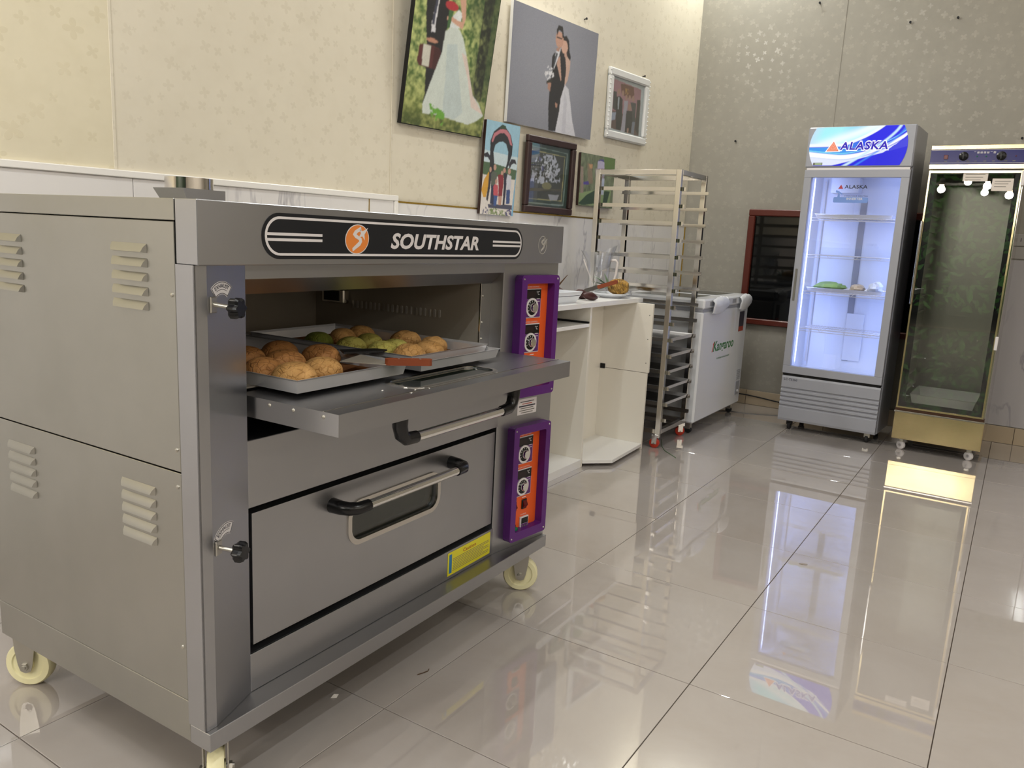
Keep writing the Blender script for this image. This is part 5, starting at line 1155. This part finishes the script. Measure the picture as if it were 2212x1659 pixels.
# kick panel with pressed ridges
mb = MB(); prof = [(.03, .06), (.004, .065), (0, .08)]
zc = [.168, .198, .228, .258, .288]
for z in zc: prof += [(0, z-.012), (.010, z-.004), (.010, z+.001), (0, z+.006)]
prof += [(0, .360), (.006, .372), (.03, .372)]
kp = MB().prism(prof, .004, FW-.004, 'x').build('kick_panel', GP, fr_)
text_obj('model_text', 'LC-733HI', (.018, .105, .340, .356), -.0006, M['dark_text'], kp, off=.01)
MB().box(.004, FW-.01, .012, .05, .3735, .389).build('door_gap', M['dark_gap'], fr_)
MB().box(.022, FW-.022, .03, FD-.02, .06, .09).build('underside', M['black_matt'], fr_)
for x in (.075, .575):
    for y in (.045, .37):
        MB().lathe([(.018, -.012), (.025, -.008), (.025, .008), (.018, .012)], 20, (x, y, .025), Matrix.Rotation(R(90), 3, 'Y')).build('wheel', M['rubber'], fr_, 40)
        MB().box(x-.018, x+.018, y-.016, y+.016, .034, .062, .002).build('wheel_mount', M['zinc'] if x > .3 else M['black'], fr_)
# contents of the fridge
FM = Matrix.Translation(Vector((-1.292, 5.4626, 0))) @ Matrix.Rotation(R(-2.33), 4, 'Z')
for z, lab in ((1.4305, 'flat metal tray on the top shelf of the lit fridge'), (.9505, 'flat metal tray carrying greens on the third fridge shelf')):
    o = tray_mesh(MB(), .47, .26, .022).build('flat_tray', M['tray']); o.location = FM @ Vector((.31, .215, z)); o.rotation_euler = (0, 0, R(-2.33)); tag(o, lab, 'tray', 'trays in the fridge')
M['greens'] = flat('pale_greens', '93b567', .5); M['beige_food'] = flat('beige_food', 'd6bf9c', .5); M['bag_white'] = flat('white_bag', 'eceef2', .4)
crumple('leafy_greens', 'bundle of pale green leaves on the third fridge shelf', FM @ Vector((.195, .20, .980)), (.105, .09, .035), 21, M['greens'], 'vegetable')
crumple('wrapped_food', 'beige wrapped food beside the green leaves in the fridge', FM @ Vector((.368, .20, .978)), (.05, .08, .030), 22, M['beige_food'], 'food')
crumple('white_bag', 'white plastic bag at the right end of the third fridge shelf', FM @ Vector((.482, .19, .989)), (.050, .08, .045), 23, M['bag_white'], 'bag')

# ================================================================== PROOFING CABINET
pf = thing('proofing_cabinet', 'glass-door steel proofing cabinet with a blue control strip, right of the fridge', 'cabinet', (-.566, 5.411, 0), R(-1.04))
PW, PD = .487, .62
GS = M['warm_reflect_steel']
MB().box(0, .018, .045, PD, .075, 1.858, .002).build('side_wall', BS, pf); MB().box(PW-.018, PW, .045, PD, .075, 1.858, .002).build('side_wall', BS, pf)
MB().box(.018, PW-.018, PD-.018, PD, .075, 1.858).build('back_wall', M['zinc'], pf); MB().box(.018, PW-.018, .02, PD-.018, 1.846, 1.857).build('top_wall', BS, pf)
MB().box(.018, PW-.018, .03, PD-.018, .24, .262).build('floor_plate', M['steel_dark'], pf); MB().box(.018, PW-.018, .03, PD-.018, .075, .085).build('underside', M['black_matt'], pf)
MB().box(0, PW+.003, .0, .045, .074, .244, .002).build('lower_panel', GS, pf)
MB().box(-.004, PW+.006, -.008, .045, .244, .255, .002).build('lower_lip', BS, pf)
MB().box(.0, PW, .006, .045, .256, .270).build('sill_gap', pm('rust_edge', '4a3324', .5, .5), pf)
MB().box(-.002, PW+.002, -.006, .045, 1.7215, 1.750, .002).build('trim_strip', GS, pf); MB().box(-.002, PW+.002, -.002, .045, 1.833, 1.858, .002).build('trim_strip', GS, pf)
M['blue_panel'] = pm('blue_control_panel', '1c1c62', .2, spec=.3)
cpn = MB().box(-.001, PW+.001, 0, .045, 1.7505, 1.8325).build('control_strip', M['blue_panel'], pf)
for z in (1.757, 1.829): MB().box(.002, PW-.002, -.0008, -.0001, z-.0008, z+.0008).build('print_line', M['white_print'], cpn)
for x in (.172, .361):
    MB().lathe([(.025, 0), (.025, .004), (.021, .006), (.019, .020), (.016, .022), (0, .022)], 26, (x, -.0002, 1.794), Matrix.Rotation(R(90), 3, 'X')).build('knob', M['black'], cpn, 40)
    MB().box(x-.0025, x+.0025, -.028, -.021, 1.776, 1.812, .001).build('knob_grip', M['black'], cpn)
MB().box(.070, .092, -.006, -.0002, 1.778, 1.803, .002).build('switch', M['red_switch'], cpn)
for k in range(7):
    mb = MB(); xk = .222+k*.0163
    for a in ((0, .011, 0, .0018), (0, .011, .0045, .0063), (0, .0018, 0, .011), (.0092, .011, 0, .011), (.0045, .0063, 0, .011), (0, .011, .0092, .011)): 
        if (hash((k*7+int(a[2]*1e4))) % 5): mb.box(xk+a[0], xk+a[1], -.0008, -.0001, 1.809+a[2], 1.809+a[3])
    mb.build('print_character', M['white_print'], cpn)
for x in (.082, .145, .196, .235, .282, .325, .385, .425): MB().box(x-.007, x+.007, -.0008, -.0001, 1.765, 1.769).build('print_caption', M['grey_text'], cpn)
for x, mt in ((.240, 'green_knob'), (.286, 'green_knob'), (.432, 'red_switch')): MB().lathe([(.004, 0), (.003, .003), (0, .004)], 10, (x, -.0002, 1.793), Matrix.Rotation(R(90), 3, 'X')).build('indicator', M[mt], cpn)
# door: steel edge tinted for warm reflections, black border, glass
pd = MB().ring([(.003, .272), (PW-.008, .272), (PW-.008, 1.714), (.003, 1.714)], [(.012, .281), (PW-.017, .281), (PW-.017, 1.700), (.012, 1.700)], 0, .040).build('door', GS, pf)
MB().ring([(.012, .281), (PW-.017, .281), (PW-.017, 1.700), (.012, 1.700)], [(.047, .312), (PW-.044, .312), (PW-.044, 1.694), (.047, 1.694)], .010, .013).build('black_border', M['black'], pd)
MB().box(.012, PW-.017, .006, .0095, .281, 1.700).build('door_glass', M['glass_dark'], pd)
MB().box(-.002, .010, -.030, -.018, .92, 1.42, .003).build('door_handle', M['bright_steel'], pd)
for z in (.95, 1.39): MB().box(-.001, .009, -.019, .0, z-.008, z+.008, .001).build('handle_mount', M['bright_steel'], pd)
for z in (.72, 1.66): MB().box(PW-.012, PW+.004, -.006, .006, z-.03, z+.05, .002).build('hinge', M['white_print'], pd)
M['paper'] = flat('white_paper', 'd6cdc4', .6)
for (a, b, c, d) in ((.184, .310, 1.654, 1.706), (.335, .440, 1.600, 1.669)):
    pp = MB().box(a, b, .0046, .0056, c, d).build('paper_note', M['paper'], pd)
    for k in range(3): MB().box(a+.012, b-.014-.01*k, .0041, .0045, d-.016-k*.015, d-.013-k*.015).build('text_line', M['grey_text'], pp)
for k in range(13):
    z = .36+k*.1
    for x in (.020, PW-.034): MB().box(x, x+.014, .07, PD-.03, z, z+.004).build('tray_slide', M['bright_steel'], pf)
for x in (.055, PW-.055):
    for y in (.05, PD-.05):
        MB().lathe([(.020, -.011), (.027, -.007), (.027, .007), (.020, .011), (.010, .011), (.010, -.011)], 22, (x, y, .027), Matrix.Rotation(R(60), 3, 'Z') @ Matrix.Rotation(R(90), 3, 'Y')).build('wheel', M['white_print'], pf, 40)
        MB().box(x-.014, x+.014, y-.012, y+.012, .050, .076, .002).build('wheel_mount', M['zinc'], pf)
PM_ = Matrix.Translation(Vector((-.566, 5.411, 0))) @ Matrix.Rotation(R(-1.04), 4, 'Z')
wb_ = tray_mesh(MB(), .36, .40, .09, .003, .02, .01).build('plastic_tub', M['white_plastic'], None, loc=PM_ @ Vector((.243, .30, .2625)), rot=(0, 0, R(-1.04))); tag(wb_, 'pale shallow tub on the floor inside the proofing cabinet', 'tub')

# ================================================================== SMALL THINGS
for k, (x, z) in enumerate(((-.083, 1.345), (-.083, 1.262))):
    sw = thing('switch_plate', ['upper grey switch plate beside the proofing cabinet', 'lower grey socket plate beside the proofing cabinet'][k], 'switch', (x, 6.1495 if z < 1.21 else 6.1595, z), 0, 'plates on the end wall')
    MB().box(0, .13, -.010, 0, -.039, .039, .003).build('plate', flat('switch_grey', 'a5a19c', .4), sw)
    if k == 0:
        MB().cyl((.095, -.010, 0), (.095, -.014, 0), .010, 14).build('dial', M['dark_text'], sw)
        MB().box(.030, .034, -.0108, -.010, -.01, .012).build('mark', M['dark_text'], sw)
    else:
        for zz in (-.008, .008): MB().box(.088, .094, -.0108, -.010, zz-.003, zz+.003).build('pin_hole', M['dark_text'], sw)
nl = [(-1.481, 2.929, 'dark nail above the lit sign of the fridge, highest on the end wall'), (-.879, 2.744, 'dark nail left of its twin, high on the end wall'), (-.598, 2.745, 'dark nail right of its twin, high on the end wall'), (-.135, 1.979, 'dark nail just above the proofing cabinet'), (-1.989, 2.0, 'dark nail on the end wall near the room corner')]
for x, z, lab in nl:
    o = MB().tube([(0, 0, 0), (0, -.018, .002)], .0035, 8); o.lathe([(.008, 0), (.008, .002)], 10, (0, -.018, .002), Matrix.Rotation(R(90), 3, 'X')); o = o.build('nail', M['black_matt'], None, None, (x, 6.1598, z)); tag(o, lab, 'nail', 'nails in the walls')
for s_, z, lab in ((-1.542, 2.562, 'dark nail above the right end of the grey studio print'), (-.80, 2.352, 'dark nail above the white moulded frame')):
    o = MB().tube([(0, 0, 0), (0, -.018, .002)], .0035, 8); o.lathe([(.008, 0), (.008, .002)], 10, (0, -.018, .002), Matrix.Rotation(R(90), 3, 'X')); o = o.build('nail', M['black_matt'], None, None, wall_pt(s_, .0002, z), (0, 0, WALL_ROT)); tag(o, lab, 'nail', 'nails in the walls')
cb = MB().tube([(-1.95, 6.138, .095), (-1.80, 6.136, .076), (-1.70, 6.136, .075), (-1.60, 6.136, .068), (-1.48, 6.136, .056), (-1.36, 6.137, .045), (-1.20, 6.138, .05)], .0045, 8).build('power_cable', M['rubber'], None, 60); tag(cb, 'black power cable running along the skirting behind the fridge', 'cable')
gs = MB().tube([(-1.769, 4.577, .0025), (-1.735, 4.50, .0025), (-1.70, 4.418, .0025), (-1.665, 4.36, .0025), (-1.644, 4.33, .0025), (-1.59, 4.28, .0025), (-1.538, 4.229, .0025)], .0018, 6).build('green_string', flat('green_string', '4d6a48', .7), None, 60); tag(gs, 'thin green string on the floor in front of the tray rack', 'string')
tw = MB().tube([(-1.262, 1.575, .002), (-1.254, 1.592, .003), (-1.250, 1.605, .003), (-1.255, 1.617, .002)], .0012, 6).build('twig', M['dried'], None, 60); tag(tw, 'tiny dark curled twig on the floor by the oven', 'debris')
scp = MB().add([(-1.372, 1.352, .0005), (-1.360, 1.362, .0005), (-1.368, 1.378, .0005), (-1.369, 1.361, .009)], [(0, 1, 3), (1, 2, 3), (2, 0, 3), (0, 2, 1)]).build('paper_scrap', M['paint_white']); tag(scp, 'tiny white paper scrap on the floor under the oven edge', 'debris')
bl = MB().prism(ell(-.571, 3.105, .016, .007, 14, .4), .0003, .0018, 'z').build('dry_leaf', flat('grey_leaf', '8a8078', .7)); tag(bl, 'small grey leaf scrap on the floor inside the fridge reflection', 'debris')
